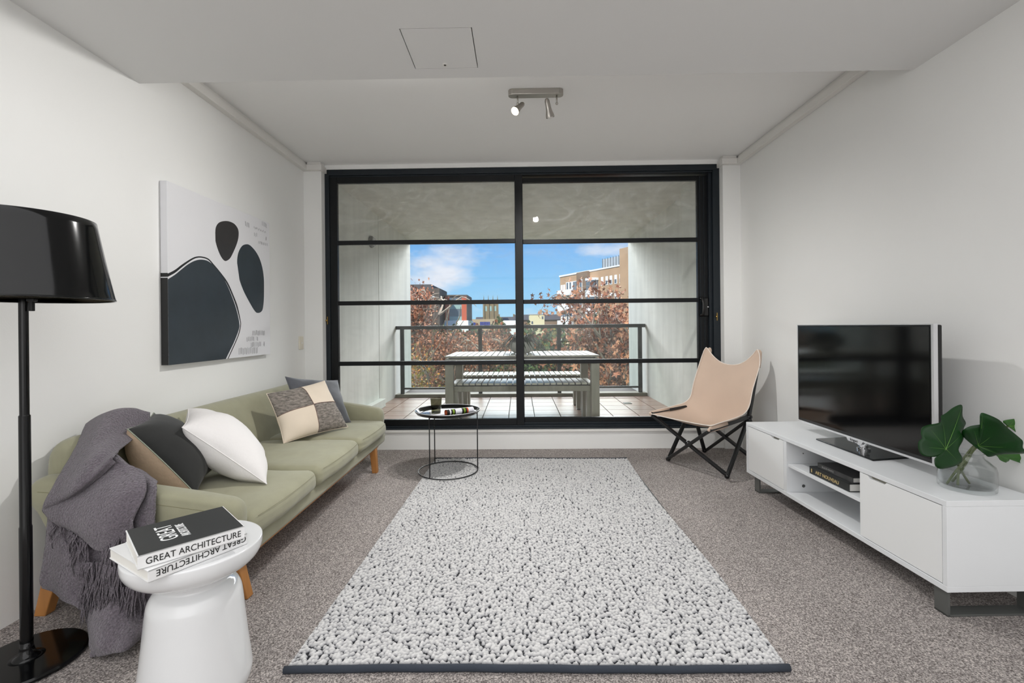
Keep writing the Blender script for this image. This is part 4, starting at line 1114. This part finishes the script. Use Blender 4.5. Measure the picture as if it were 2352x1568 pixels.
obj('shade_holder', MB().tube([(lx - .222, ly, 1.245), (lx + .222, ly, 1.245)], .004, 6).tube([(lx, ly - .222, 1.245), (lx, ly + .222, 1.245)], .004, 6).lathe([(.0001, 1.21), (.02, 1.21), (.02, 1.29), (.0001, 1.29)], (lx, ly, 0), 16), M['black'], t)
obj('switch', MB().box(lx + .022, lx + .034, ly - .006, ly + .006, 1.168, 1.21).box(lx + .016, lx + .042, ly - .008, ly + .008, 1.20, 1.212), M['black'], t, bevel=.002)
obj('light_bulb', MB().ball((lx, ly, 1.345), .032, 16, 10), M['bulb'], t, smooth=True)
d_ = bpy.data.lights.new('lamp_light', 'POINT'); d_.energy = 5.0; d_.color = (1, .80, .56); d_.shadow_soft_size = .05
o = bpy.data.objects.new('lamp_light', d_); COL.objects.link(o); o.parent = t; o.location = (0, 0, 1.285)

# ================================================================== SIDE TABLE AND BOOKS
t = thing('side_table', 'glossy white sculptural side table with round top in the foreground', 'side table', (-.99, 1.39, 0))
cx, cy = -.990, 1.390
top = [(.0001, .435), (.172, .450), (.1785, .4485), (.180, .442), (.179, .424), (.172, .406), (.157, .389), (.134, .375), (.112, .364), (.094, .356)]
obj('table_top', MB().lathe([tuple(q[:2]) for q in spline_rows([(a_, c_, 0) for a_, c_ in top[1:]], 4)] + [], (cx, cy, 0), 96), M['whitegloss'], t, smooth=True, auto=50)
bd = [(.094, .356), (.089, .348), (.089, .340), (.097, .332), (.110, .321), (.119, .304), (.124, .280), (.131, .21), (.139, .135), (.147, .07), (.149, .045), (.144, .02), (.133, .004), (.11, .001)]
obj('table_body', MB().lathe([tuple(q[:2]) for q in spline_rows([(a_, c_, 0) for a_, c_ in bd], 5)], (cx, cy, 0), 96), M['whitegloss'], t, smooth=True)


def book(name, label, A, B, C, D, z0, z1, cover, group=None, spine_cover=None):
    """corners A(near left) B(near right) C(far right) D(far left); spine along A-B"""
    A, B, C, D = [Vector((*p, 0)) for p in (A, B, C, D)]
    loc = (A + B + C + D) / 4; loc.z = z0
    t = thing(name, label, 'book', loc, group=group); th = .003
    def q(P, z): return (P.x, P.y, z)
    ce = (A + B + C + D) / 4
    def ins(P, k=.985): return ce + (P - ce) * k
    for nm, za, zb in (('back_cover', z0, z0 + th), ('front_cover', z1 - th, z1)):
        obj(nm, MB().add([q(P, za) for P in (A, B, C, D)] + [q(P, zb) for P in (A, B, C, D)], [(3, 2, 1, 0), (4, 5, 6, 7), (0, 1, 5, 4), (1, 2, 6, 5), (2, 3, 7, 6), (3, 0, 4, 7)]), cover, t, bevel=.0006)
    I = [ins(P) for P in (A, B, C, D)]; I[0] = A + (D - A) * .004; I[1] = B + (C - B) * .004; I[0] += (B - A) * .012; I[1] -= (B - A) * .012
    obj('page_block', MB().add([q(P, z0 + th) for P in I] + [q(P, z1 - th) for P in I], [(3, 2, 1, 0), (4, 5, 6, 7), (0, 1, 5, 4), (1, 2, 6, 5), (2, 3, 7, 6), (3, 0, 4, 7)]), M['paper'], t)
    S0 = A; S1 = B; ni = (D - A).normalized() * .003
    obj('spine', MB().add([q(P, z0) for P in (S0, S1, S1 + ni, S0 + ni)] + [q(P, z1) for P in (S0, S1, S1 + ni, S0 + ni)], [(3, 2, 1, 0), (4, 5, 6, 7), (0, 1, 5, 4), (1, 2, 6, 5), (2, 3, 7, 6), (3, 0, 4, 7)]), spine_cover or cover, t, bevel=.0006)
    return t


# lower book: spine facing the viewer, lettering upside down
A, B = Vector((-.958, 1.172)), Vector((-.831, 1.387)); u_ = (B - A).normalized(); B = A + u_ * .252; v_ = Vector((-u_.y, u_.x)); D, C = A + v_ * .25, B + v_ * .25
t = book('book', 'plain white book lying under the black covered book, title upside down', A, B, C, D, .4508, .4815, M['bookwhite'], 'books on the white side table')
nrm_ = Vector((u_.y, -u_.x, 0)); U3 = Vector((*u_, 0))
text('title_text', 'GREAT ARCHITECTURE', .0235, M['ink'], t, Vector((*(A + u_ * .248), .4765)) + nrm_ * .0009, -U3, (0, 0, -1), sx=.93)
# upper book
A, B = Vector((-.988, 1.175)), Vector((-.818, 1.356)); u_ = (B - A).normalized(); B = A + u_ * .2485; v_ = Vector((-u_.y, u_.x)); D, C = A + v_ * .225, B + v_ * .225
t = book('book', 'large white book with matt black front cover on top of the pile', A, B, C, D, .4818, .5180, M['bookwhite'], 'books on the white side table')
U3 = Vector((*u_, 0)); V3 = Vector((*v_, 0)); nrm_ = Vector((u_.y, -u_.x, 0)); A3 = Vector((*A, .5183))
obj('cover_print', MB().add([A3 + U3 * .003 + V3 * .003, A3 + U3 * .2455 + V3 * .003, A3 + U3 * .2455 + V3 * .222, A3 + U3 * .003 + V3 * .222] + [p + Vector((0, 0, .0006)) for p in (A3 + U3 * .003 + V3 * .003, A3 + U3 * .2455 + V3 * .003, A3 + U3 * .2455 + V3 * .222, A3 + U3 * .003 + V3 * .222)], [(3, 2, 1, 0), (4, 5, 6, 7), (0, 1, 5, 4), (1, 2, 6, 5), (2, 3, 7, 6), (3, 0, 4, 7)]), M['bookblack'], t)
A4 = A3 + Vector((0, 0, .0009))
text('title_text', 'GREAT', .058, M['inkwhite'], t, A4 + U3 * .098 + V3 * .052, V3, -U3, sx=.70)
text('title_text', 'ARCHITECTURE', .030, M['inkwhite'], t, A4 + U3 * .126 + V3 * .052, V3, -U3, sx=.50)
text('title_text', 'GREAT ARCHITECTURE', .0245, M['ink'], t, Vector((*(A + u_ * .016), .4915)) + nrm_ * .0009, U3, (0, 0, 1), sx=.86)

# ================================================================== TRAY TABLE
t = thing('tray_table', 'black wire tray table with round tray and ring base on the rug corner', 'side table', (-.543, 3.478, 0))
cx, cy = -.543, 3.478
obj('tray', MB().lathe([(.0001, .458), (.205, .458), (.222, .462), (.238, .480), (.2435, .4815), (.2445, .478), (.228, .458), (.21, .4535), (.0001, .4535)], (cx, cy, 0), 72), M['gloss'], t, smooth=True, auto=50)
obj('tray_rim', MB().ring((cx, cy, .4815), .2415, .0028, 72, 6), M['silver'], t, smooth=True)
obj('base_ring', MB().ring((cx, cy, .0265), .222, .0042, 72, 8), M['blackmetal'], t, smooth=True)
for fx, fy in ((-.643, 3.284), (-.677, 3.655), (-.327, 3.520)):
    v = Vector((fx - cx, fy - cy)).normalized() * .222
    obj('leg', MB().tube([(cx + v.x, cy + v.y, .0265), (cx + v.x, cy + v.y, .462)], .0042, 8), M['blackmetal'], t, smooth=True)
gx, gy, gz = -.620, 3.42, .460
t = thing('drinking_glass', 'smoked drinking glass of water on the black tray', 'glass', (gx, gy, gz))
obj('glass_wall', MB().lathe([(.0001, gz), (.030, gz), (.034, gz + .006), (.043, gz + .118), (.0405, gz + .118), (.0315, gz + .012), (.0001, gz + .010)], (gx, gy, 0), 32), M['smoke'], t, smooth=True, auto=60)
obj('drink', MB().lathe([(.0001, gz + .012), (.031, gz + .013), (.0352, gz + .055), (.0001, gz + .055)], (gx, gy, 0), 32), M['smokewater'], t, smooth=True, auto=40)
t = thing('rolled_magazine', 'rolled up glossy magazine lying on the black tray', 'magazine', (-.44, 3.36, .459))
P0_, P1_ = Vector((-.530, 3.305, .489)), Vector((-.352, 3.44, .486)); bands = [(0, .10, 'mag_b'), (.10, .15, 'mag_a'), (.15, .21, 'mag_b'), (.21, .27, 'mag_c'), (.27, .31, 'mag_b'), (.31, .55, 'mag_a'), (.55, .62, 'mag_b'), (.62, .68, 'mag_c'), (.68, .74, 'mag_b'), (.74, .79, 'mag_d'), (.79, 1, 'mag_a')]
for a_, b_, m_ in bands:
    obj('cover_band', MB().tube([P0_.lerp(P1_, a_), P0_.lerp(P1_, b_)], .0225, 24, cap=False), M[m_], t, smooth=True)
obj('rolled_pages', MB().tube([P0_.lerp(P1_, .003), P0_.lerp(P1_, .997)], .0215, 20, cap=False).tube([P0_.lerp(P1_, .002), P0_.lerp(P1_, .998)], .017, 20, cap=False).tube([P0_.lerp(P1_, .004), P0_.lerp(P1_, .99)], .012, 20), M['mag_d'], t, smooth=True, auto=40)
t = thing('magazine', 'open magazine lying flat under the glass on the tray', 'magazine', (-.56, 3.43, .4585))
obj('pages', MB().surf([[(-.70 + .20 * s_ / 10 - .05 * r_ / 4 + .06, 3.34 + .17 * r_ / 4 + .02 * s_ / 10, .4595 + .007 * math.sin(s_ / 10 * PI)) for s_ in range(11)] for r_ in range(5)]), M['mag_a'], t, solid=.002, smooth=True)
obj('pages', MB().surf([[(-.50 + .10 * s_ / 10, 3.46 + .10 * r_ / 4, .4595 + .012 * math.sin(s_ / 10 * PI)) for s_ in range(11)] for r_ in range(5)]), M['mag_a'], t, solid=.002, smooth=True)

# ================================================================== CANVAS CHAIR
f_ = Vector((-.854, -.52, 0)); r_v = Vector((.52, -.854, 0)); ctr = Vector((1.545, 3.69, 0)) + Vector((-.01, -.02, 0))
ch = thing('folding_chair', 'natural canvas sling chair on black folding frame in the far right corner', 'chair', ctr)


def cp(u, w_, z): return ctr + r_v * u + f_ * w_ + Vector((0, 0, z))


def bar(p, q, w_=.030, h_=.020, name='frame_bar'):
    return obj(name, MB().beam(p, q, w_, h_, side=r_v.cross(Vector((0, 0, 1)))), M['blackwood'], ch, bevel=.004)


FA, FB, FC, FD = cp(-.262, .225, .014), cp(.262, .225, .014), cp(-.262, -.225, .014), cp(.262, -.225, .014)
S1, S2 = cp(-.270, .415, .400), cp(.275, .435, .375)
HLp, HRp = cp(-.252, -.055, .420), cp(.252, -.055, .410)
TLp, TRp = cp(-.225, -.262, .875), cp(.215, -.262, .872)
bar(FA, HLp, name='leg'); bar(FB, HRp, name='leg'); bar(FC, HLp, name='leg'); bar(FD, HRp, name='leg')
bar(HLp, TLp); bar(HRp, TRp)
bar(HLp, S1); bar(HRp, S2)
off = f_ * .014
bar(FA + off, S2 + off - Vector((0, 0, .01)), name='cross_brace'); bar(FB - off, S1 - off - Vector((0, 0, .01)), name='cross_brace')
bar(FC - off, cp(.27, -.04, .40), name='cross_brace'); bar(FD + off, cp(-.27, -.04, .40), name='cross_brace')
mid = (FA + S2) / 2
for p in (FA, FB, FC, FD):
    obj('foot', MB().ball((p.x, p.y, .018), .0185, 12, 8), M['black'], ch, smooth=True)
for p in (HLp, HRp, cp(0, .31, .205)):
    obj('joint', MB().ball(p, .026, 14, 8, (1, 1, .9)), M['black'], ch, smooth=True)


def sling():
    # cross sections from the top of the back to the front edge: centre (w,z), edge (w,z), half width
    C_ = [(-.215, .775), (-.175, .69), (-.125, .56), (-.075, .43), (-.02, .345), (.07, .315), (.18, .325), (.29, .352), (.375, .385)]
    E_ = [(-.215, .925), (-.185, .80), (-.095, .62), (-.05, .50), (.02, .452), (.11, .436), (.21, .425), (.32, .418), (.43, .405)]
    Wd = [.232, .262, .262, .262, .272, .285, .288, .290, .288]
    Cs = spline_rows([(a_, b_, 0) for a_, b_ in C_], 5); Es = spline_rows([(a_, b_, w_) for (a_, b_), w_ in zip(E_, Wd)], 5)
    rows = []
    for c_, e_ in zip(Cs, Es):
        row = []
        for k in range(25):
            u = -1 + k / 12; a = abs(u); s = a ** 2.3
            w_ = c_[0] * (1 - s) + e_[0] * s; z = c_[1] * (1 - s) + e_[1] * s
            row.append(cp(e_[2] * u * (1.0), w_, z))
        rows.append(row)
    return rows


rows = sling()
# round off the two pointed ears
def ear(rows):
    R_, C2 = len(rows), 25
    for i, k in ((0, .55), (1, .2)):
        for j in (0, 24):
            jj = 1 if j == 0 else 23
            rows[i][j] = rows[i][j].lerp(rows[i + 1][jj], k * .6)
    for i, k in ((R_ - 1, .5), (R_ - 2, .2)):
        for j in (0, 24):
            jj = 1 if j == 0 else 23
            rows[i][j] = rows[i][j].lerp(rows[i - 1][jj], k * .6)
    return rows


rows = ear(rows)
o = obj('sling_seat', MB().surf(rows), M['canvas'], ch, smooth=True, solid=.004, fixn=False)
ed = rows[0] + [r[-1] for r in rows[1:]] + list(reversed(rows[-1][:-1])) + [r[0] for r in reversed(rows[1:-1])]
obj('edge_binding', MB().tube(ed + [ed[0]], .0035, 6, cap=False), M['canvas_edge'], o, smooth=True)
# corner pockets over the frame tips
for p, q, nm in ((TRp + Vector((0, 0, .03)), TRp.lerp(HRp, .22), 'a'), (TLp + Vector((0, 0, .03)), TLp.lerp(HLp, .22), 'b'), (S1 + f_ * .015, S1.lerp(HLp, .42), 'c'), (S2 + f_ * .015, S2.lerp(HRp, .42), 'd')):
    d0 = (q - p)
    obj('corner_pocket', MB().tube([p, p + d0 * .12, p + d0 * .5, q], [.008, .020, .024, .024], 12, flat=.55), M['canvas'], ch, smooth=True)

# ================================================================== TV UNIT (local frame: x = depth into the wall, y = along)
uc = thing('tv_unit', 'low white television cabinet on steel frame legs along the right wall', 'cabinet', (1.58, 1.738, 0), rotz=.028, local=True)
ULn, UDp, z0, z1 = 1.432, .365, .098, .438
b = MB(); th = .022
obj('top_panel', MB().box(0, UDp, 0, ULn, z1 - th, z1), M['whitematt'], uc, bevel=.0015)
obj('bottom_panel', MB().box(0, UDp, 0, ULn, z0, z0 + th), M['whitematt'], uc, bevel=.0015)
obj('side_panel', MB().box(0, UDp, 0, .018, z0 + th, z1 - th), M['whitematt'], uc, bevel=.001); obj('side_panel', MB().box(0, UDp, ULn - .018, ULn, z0 + th, z1 - th), M['whitematt'], uc, bevel=.001)
obj('back_panel', MB().box(UDp - .012, UDp, .018, ULn - .018, z0 + th, z1 - th), M['whitematt'], uc)
obj('divider', MB().box(.004, UDp - .012, .408, .426, z0 + th, z1 - th), M['whitematt'], uc); obj('divider', MB().box(.002, UDp - .012, .983, 1.012, z0 + th, z1 - th), M['whitematt'], uc)
obj('shelf', MB().box(.012, UDp - .012, .426, .983, .268, .286), M['whitematt'], uc, bevel=.001)


def door(y0, y1, sl0, sl1):
    ol = [(y0, z0 + th + .003), (y1, z0 + th + .003), (y1, z1 - th - .003)]
    if sl0 is not None:
        ol += [(sl1 + .012, z1 - th - .003), (sl1, z1 - th - .014), (sl0, z1 - th - .014), (sl0 - .012, z1 - th - .003)]
    ol += [(y0, z1 - th - .003)]
    d = obj('door', MB().prism(ol, lambda a_, c_: (.0015, a_, c_), lambda a_, c_: (.018, a_, c_)), M['white'], uc, bevel=.0008)
    obj('finger_pull', MB().box(.016, .020, sl0 - .012, sl1 + .012, z1 - th - .02, z1 - th - .002), M['tableframe'], d)


door(.021, .423, .285, .365); door(1.014, ULn - .021, 1.065, 1.130)
for y, z, r_ in ((.9815, .345, .0035), (.9815, .245, .0035), (.9815, .155, .009)):
    obj('cable_hole', MB().lathe([(.0001, 0), (r_, 0), (r_, .002)], (0, 0, 0), 14, M4=Matrix.Translation((.10, y + .0015, z)) @ Matrix.Rotation(PI / 2, 4, 'X')), M['steel'], uc)
for y in (.012, ULn - .135):
    b = MB(); b.box(.02, UDp - .05, y, y + .0, 0, 0) if False else None
    b.box(.012, .040, y, y + .012, .006, z0); b.box(UDp - .045, UDp - .017, y, y + .012, .006, z0); b.box(.012, UDp - .017, y, y + .012, 0, .008)
    b2 = MB(); b2.box(.012, .022, y, y + .055, 0, z0).box(.012, UDp - .02, y, y + .055, 0, .008).box(UDp - .03, UDp - .02, y, y + .055, 0, z0)
    obj('leg_frame', b2, M['steel'], uc, bevel=.001)

# TV
ty0, ty1, tz0, tz1, tx = 1.980, 2.935, .492, 1.096, 1.752
tv = thing('television', 'flat screen television with thin silver bezel standing on the white cabinet', 'television', (1.80, 2.45, .438))
obj('back_shell', MB().box(tx + .012, tx + .042, ty0 + .004, ty1 - .004, tz0 + .004, tz1 - .004), M['black'], tv, bevel=.006)
b = MB(); b.box(tx, tx + .018, ty0, ty1, tz0, tz0 + .010); b.box(tx, tx + .018, ty0, ty1, tz1 - .004, tz1); b.box(tx, tx + .018, ty0, ty0 + .012, tz0 + .01, tz1 - .004); b.box(tx, tx + .018, ty1 - .004, ty1, tz0 + .01, tz1 - .004)
obj('bezel', b, M['silver'], tv)
obj('inner_bezel', MB().box(tx + .001, tx + .012, ty0 + .012, ty1 - .004, tz0 + .010, tz1 - .004), M['black'], tv)
obj('screen', MB().box(tx - .0005, tx + .006, ty0 + .020, ty1 - .012, tz0 + .026, tz1 - .012), M['screen'], tv)
yc = 2.445
obj('logo_plate', MB().prism([(yc - .062, tz0 + .004), (yc + .062, tz0 + .004), (yc + .048, tz0 - .014), (yc - .048, tz0 - .014)], lambda a_, c_: (tx - .003, a_, c_), lambda a_, c_: (tx + .012, a_, c_)), M['silver'], tv)
text('logo_text', 'kogan', .021, M['ink'], tv, (tx - .0036, yc + .030, tz0 - .0095), (0, -1, 0), (0, 0, 1), extrude=.0003, sx=1.1)
obj('stand_neck', MB().lathe([(.030, .4465), (.030, .455), (.020, .458), (.020, .470), (.026, .472), (.026, .492), (.02, .50)], (1.778, 2.42, 0), 28), M['chrome'], tv, smooth=True, auto=35)
obj('stand_base', MB().prism([(1.690, 2.665), (1.694, 2.245), (1.90, 2.285), (1.90, 2.70)], lambda a_, c_: (a_, c_, .4385), lambda a_, c_: (a_, c_, .4465)), M['gloss'], tv, bevel=.002)

# books on the cabinet shelf (the cabinet front plane: x about 1.58 - .028*(y-1.738))
def shelf_book(label, y0, y1, x0, dep, z0_, z1_, cover):
    rot = .028
    def W(dx, s): return (1.58 + dx * math.cos(rot) - s * math.sin(rot), 1.738 + dx * math.sin(rot) + s * math.cos(rot))
    s0, s1 = y0 - 1.738, y1 - 1.738
    A, B, C, D = [W(x0, s1), W(x0, s0), W(x0 + dep, s0), W(x0 + dep, s1)]
    return book('book', label, Vector(A), Vector(B), Vector(C), Vector(D), z0_, z1_, cover, 'books on the cabinet shelf'), Vector((*W(x0, s1), 0)), Vector((*W(x0, s0), 0))


t, A, B = shelf_book('thick black book with gold spine title on the cabinet shelf', 2.255, 2.548, .022, .21, .2865, .3255, M['bookblack'])
U3 = (B - A).normalized(); nn_ = Vector((-1, -.028, 0)).normalized()
text('spine_text', 'ART NOUVEAU', .024, M['gold'], t, A + U3 * .050 + Vector((0, 0, .2985)) + nn_ * .0009, U3, (0, 0, 1), sx=1.05, bold=.0004)
obj('spine_mark', MB().box(A.x - .0012, A.x - .0004, A.y - .024, A.y - .016, .297, .316), M['gold'], t)
t, A, B = shelf_book('thinner charcoal photo book lying on top of the gold titled book', 2.262, 2.515, .045, .19, .3260, .3530, mat('charcoal_print_cover', (58, 58, 58), .35, noise=(16, .6)))
U3 = (B - A).normalized()
text('spine_text', 'BLACK+WHITE', .013, mat('grey_foil', (150, 150, 148), .5), t, A + U3 * .035 + Vector((0, 0, .335)) + nn_ * .0009, U3, (0, 0, 1))

# ================================================================== VASE WITH LEAVES
vx, vy, vz = 1.781, 1.872, .438
t = thing('glass_vase', 'clear glass bottle vase of water near the cabinet end', 'vase', (vx, vy, vz))
vo = [(.0001, vz), (.080, vz), (.088, vz + .006), (.0885, vz + .02), (.0885, vz + .082), (.084, vz + .098), (.066, vz + .116), (.052, vz + .128), (.049, vz + .140), (.054, vz + .147)]
vi = [(.051, vz + .147), (.046, vz + .139), (.049, vz + .127), (.063, vz + .114), (.081, vz + .097), (.0855, vz + .082), (.0855, vz + .024), (.080, vz + .014), (.0001, vz + .012)]
obj('vase_wall', MB().lathe(vo + vi, (vx, vy, 0), 56), M['vase'], t, smooth=True, auto=60)
obj('vase_rim', MB().ring((vx, vy, vz + .1475), .0525, .0022, 48, 6), M['vase'], t, smooth=True)
tag_o = obj('water', MB().lathe([(.0001, vz + .0125), (.079, vz + .0145), (.085, vz + .025), (.085, vz + .072), (.0001, vz + .072)], (vx, vy, 0), 48), M['water'], None, smooth=True, auto=40, label='clear water filling the lower part of the glass vase', cat='water', kind='stuff')


def big_leaf(t, pts, m_, bulge, vein=True, rings=7):
    c = Vector(pts[0]); P_ = [Vector(p) for p in pts[1:]]
    # smooth outline
    n = len(P_); A_ = np.array(P_ + P_[:1]); A_ = spline_rows([A_[-2]] + list(A_) + [A_[1]], 4)[4:-4]; O_ = [Vector(p) for p in A_[:-1]]
    nrm_ = Vector((0, 0, 0))
    for i in range(len(O_)): nrm_ += (O_[i] - c).cross(O_[(i + 1) % len(O_)] - c)
    nrm_.normalize()
    if nrm_.y > 0: nrm_ = -nrm_
    b = MB(); vs = [c]; m = len(O_)
    for r_ in range(1, rings + 1):
        q = r_ / rings
        for k, o_ in enumerate(O_):
            p = c.lerp(o_, q); wob = math.sin(k / m * 2 * PI * 5) * .004 * q * q
            vs.append(p + nrm_ * (bulge * math.sin(q * PI * .8) + wob))
    fs = [(0, 1 + k, 1 + (k + 1) % m) for k in range(m)]
    for r_ in range(rings - 1):
        for k in range(m):
            k2 = (k + 1) % m; a_ = 1 + r_ * m; b_ = a_ + m; fs.append((a_ + k, b_ + k, b_ + k2, a_ + k2))
    o = obj('leaf_blade', b.add(vs, fs), m_, t, smooth=True, fixn=False, solid=.0012)
    if vein:
        far = max(O_, key=lambda q_: (q_ - c).length); vb = MB()
        tg = [far] + [O_[int(m * f)] for f in (.12, .3, .45, .62, .78, .9)]
        for i, q_ in enumerate(tg):
            vb.tube([c.lerp(q_, s / 8 * (.96 if i == 0 else .8)) + nrm_ * (bulge * math.sin(s / 8 * (.96 if i == 0 else .8) * PI * .8) + .0012) for s in range(9)], [.0010 * (1.1 - s / 8) if i == 0 else .0005 * (1.1 - s / 8) for s in range(9)], 5)
        obj('vein', vb, M['vein'], o)
    return c


def cutting(label, pts, m_, bulge, stem_pts, vein=True):
    t = thing('leaf_cutting', label, 'leaf', stem_pts[-1], group='leaf cuttings in the glass vase')
    c = big_leaf(t, pts, m_, bulge, vein)
    S_ = spline_rows([tuple(c)] + stem_pts, 6); obj('stem', MB().tube([tuple(p) for p in S_], .0042, 8), M['stem'], t, smooth=True)
    return t


cutting('large dark green lobed leaf at the left of the vase', LEAF_1, M['leaf'], .006, [(1.70, 1.845, .575), (1.735, 1.865, .545), (1.765, 1.872, .50), (1.80, 1.88, .455)])
cutting('broad glossy folded leaf leaning right over the vase', LEAF_2, M['leaf'], .012, [(1.768, 1.83, .600), (1.765, 1.85, .565), (1.73, 1.865, .505), (1.715, 1.885, .452)])
cutting('paler green leaf at the right behind the glossy folded leaf', LEAF_3, M['leaf_pale'], .006, [(1.85, 1.88, .63), (1.785, 1.876, .57), (1.755, 1.875, .515), (1.735, 1.86, .455)])
cutting('small drooping leaf underneath the glossy folded leaf', LEAF_4, M['leaf_pale'], .004, [(1.82, 1.87, .605), (1.79, 1.87, .56), (1.77, 1.88, .51), (1.75, 1.90, .455)], vein=False)

# ================================================================== WALL ART
AX = -1.885
t = thing('canvas_painting', 'abstract canvas painting with black and navy pebble shapes on the left wall', 'painting', (-1.905, 2.92, .905))
ay0, ay1, az0, az1 = 2.455, 3.475, .912, 1.905
obj('canvas', MB().box(-1.923, AX, ay0, ay1, az0, az1), M['artcanvas'], t, bevel=.0015)


def clip_poly(P_):
    out = []
    for y, z in P_: out.append((min(max(y, ay0 + .0), ay1), min(max(z, az0), az1)))
    return out


for nm, P_, m_, d_ in (('painted_shape', ART_OUTER, 'artblack', .0006), ('painted_line', ART_LINE, 'artcanvas', .0010), ('painted_shape', ART_NAVY, 'artnavy', .0014), ('painted_shape', ART_OVAL_A, 'artbrown', .0006), ('painted_shape', ART_OVAL_B, 'artnavy', .0006)):
    if P_ in (ART_OVAL_A, ART_OVAL_B):
        P2 = [tuple(q[:2]) for q in spline_rows([(a_, c_, 0) for a_, c_ in P_[-2:] + P_ + P_[:2]], 5)][10:-11]
    else:
        P2 = [(ay0, az0)] + [tuple(q[:2]) for q in spline_rows([(ay0, P_[1][1] - (P_[2][1] - P_[1][1]) * (P_[1][0] - ay0) / (P_[2][0] - P_[1][0]), 0)] + [(a_, c_, 0) for a_, c_ in P_[2:-1]], 5)]
        P2 = P2[:-1] + [(P_[-2][0] + (P_[-1][0] - P_[-2][0]) * (P_[-2][1] - az0) / max(1e-6, P_[-2][1] - P_[-1][1]), az0)]
    obj(nm, MB().prism(P2, lambda a_, c_: (AX - .0005, a_, c_), lambda a_, c_: (AX + d_, a_, c_)), M[m_], t)
# the dark shape wraps round the near edge of the canvas
zt, zw, zn = ART_OUTER[1][1], ART_LINE[1][1], ART_NAVY[1][1]
obj('painted_edge', MB().box(-1.923, AX + .0006, ay0 - .0008, ay0 + .001, az0, zt), M['artblack'], t)
obj('painted_edge', MB().box(-1.923, AX + .001, ay0 - .0011, ay0 + .001, zn + .004, zw - .004), M['artcanvas'], t)
b = MB(); ar = random.Random(8)
for y0, y1, z0_, z1_ in ART_ROWS:
    n = max(2, int((y1 - y0) / .0125))
    for i in range(n):
        y = y0 + (y1 - y0) * (i + .5) / n + ar.uniform(-.002, .002); w_ = ar.uniform(.0012, .0026); tl = ar.uniform(-.003, .003); dz = ar.uniform(-.004, .004)
        b.add([(AX + .0006, y - w_, z0_ + dz), (AX + .0006, y + w_, z0_ + dz), (AX + .0006, y + w_ + tl, z1_ + dz), (AX + .0006, y - w_ + tl, z1_ + dz)], [(0, 1, 2, 3)])
obj('brush_strokes', b, M['artgrey'], t, kind='stuff')

# ================================================================== SPOTLIGHT BAR
t = thing('spotlight_bar', 'brushed metal ceiling bar with two adjustable spotlights', 'light', (.12, 2.915, 2.55))
ol = [(-.052 + .02 * (1 - math.cos(a_)), 2.885 + .03 - .03 * math.sin(a_)) for a_ in ()] or None
sb = MB(); n = 10
pts = [(.265 + .028 * math.cos(a_), 2.915 + .028 * math.sin(a_)) for a_ in np.linspace(-PI / 2, PI / 2, n)] + [(-.025 + .028 * math.cos(a_), 2.915 + .028 * math.sin(a_)) for a_ in np.linspace(PI / 2, 3 * PI / 2, n)]
obj('mounting_bar', sb.prism(pts, lambda a_, c_: (a_, c_, 2.553), lambda a_, c_: (a_, c_, 2.59)), M['nickel'], t, bevel=.003)


def spot(x, bk, fr, lit):
    obj('stem', MB().tube([(x, 2.912, 2.555), (x, 2.912, 2.505)], .005, 10).ball((x, 2.912, 2.503), .009, 10, 8), M['nickel'], t, smooth=True)
    bk, fr = Vector(bk), Vector(fr); d = (fr - bk).normalized(); ln = (fr - bk).length
    q = Vector((0, 0, 1)).rotation_difference(d).to_matrix().to_4x4(); M4 = Matrix.Translation(bk) @ q
    s = obj('spot_head', MB().lathe([(.0001, -.004), (.010, 0), (.0155, .012), (.017, ln * .45), (.019, ln * .62), (.026, ln * .86), (.0275, ln), (.0255, ln), (.018, ln * .7), (.0001, ln * .66)], (0, 0, 0), 28, M4=M4), M['nickel'], t, smooth=True, auto=50)
    obj('bulb', MB().lathe([(.0001, ln + .006), (.014, ln + .003), (.023, ln - .006), (.020, ln * .78), (.0001, ln * .75)], (0, 0, 0), 24, M4=M4), M['bulb'] if lit else M['trim'], s, smooth=True)
    l = bpy.data.lights.new('spot_beam', 'SPOT'); l.energy = SPOTW; l.spot_size = math.radians(150); l.spot_blend = 1.0; l.shadow_soft_size = .035; l.color = (1, .985, .96)
    o = bpy.data.objects.new('spot_beam', l); COL.objects.link(o); o.parent = t
    o.matrix_basis = Matrix.Translation(fr + d * .02 - t.location) @ Vector((0, 0, -1)).rotation_difference(d).to_matrix().to_4x4()


spot(.005, (.040, 2.925, 2.512), (-.012, 2.865, 2.436), True)
spot(.252, (.188, 2.905, 2.530), (.212, 2.935, 2.425), False)

# ================================================================== SWITCH AND OUTLET
t = thing('light_switch', 'cream light switch plate on the left wall near the doors', 'switch', (-1.925, 4.041, .92))
obj('plate', MB().box(-1.925, -1.914, 4.004, 4.078, .920, 1.036), M['switch'], t, bevel=.003)
obj('rocker', MB().box(-1.914, -1.909, 4.034, 4.048, .968, .986), M['trim'], t, bevel=.002)
t = thing('power_outlet', 'white power outlet low on the right wall behind the chair', 'outlet', (1.977, 4.04, .25))
obj('plate', MB().box(1.966, 1.977, 3.975, 4.095, .250, .322), M['trim'], t, bevel=.003)
obj('rocker', MB().box(1.962, 1.966, 3.99, 4.0, .300, .314).box(1.962, 1.966, 4.07, 4.08, .300, .314), M['white'], t, bevel=.001)
t = thing('black_cable', 'thin black cable lying on the carpet behind the near sofa leg', 'cable', (-1.80, 1.95, 0))
obj('cord', MB().tube([(-1.86, 1.86, .006), (-1.80, 1.98, .007), (-1.72, 2.10, .006), (-1.69, 2.3, .006)], .005, 6), M['black'], t, smooth=True)
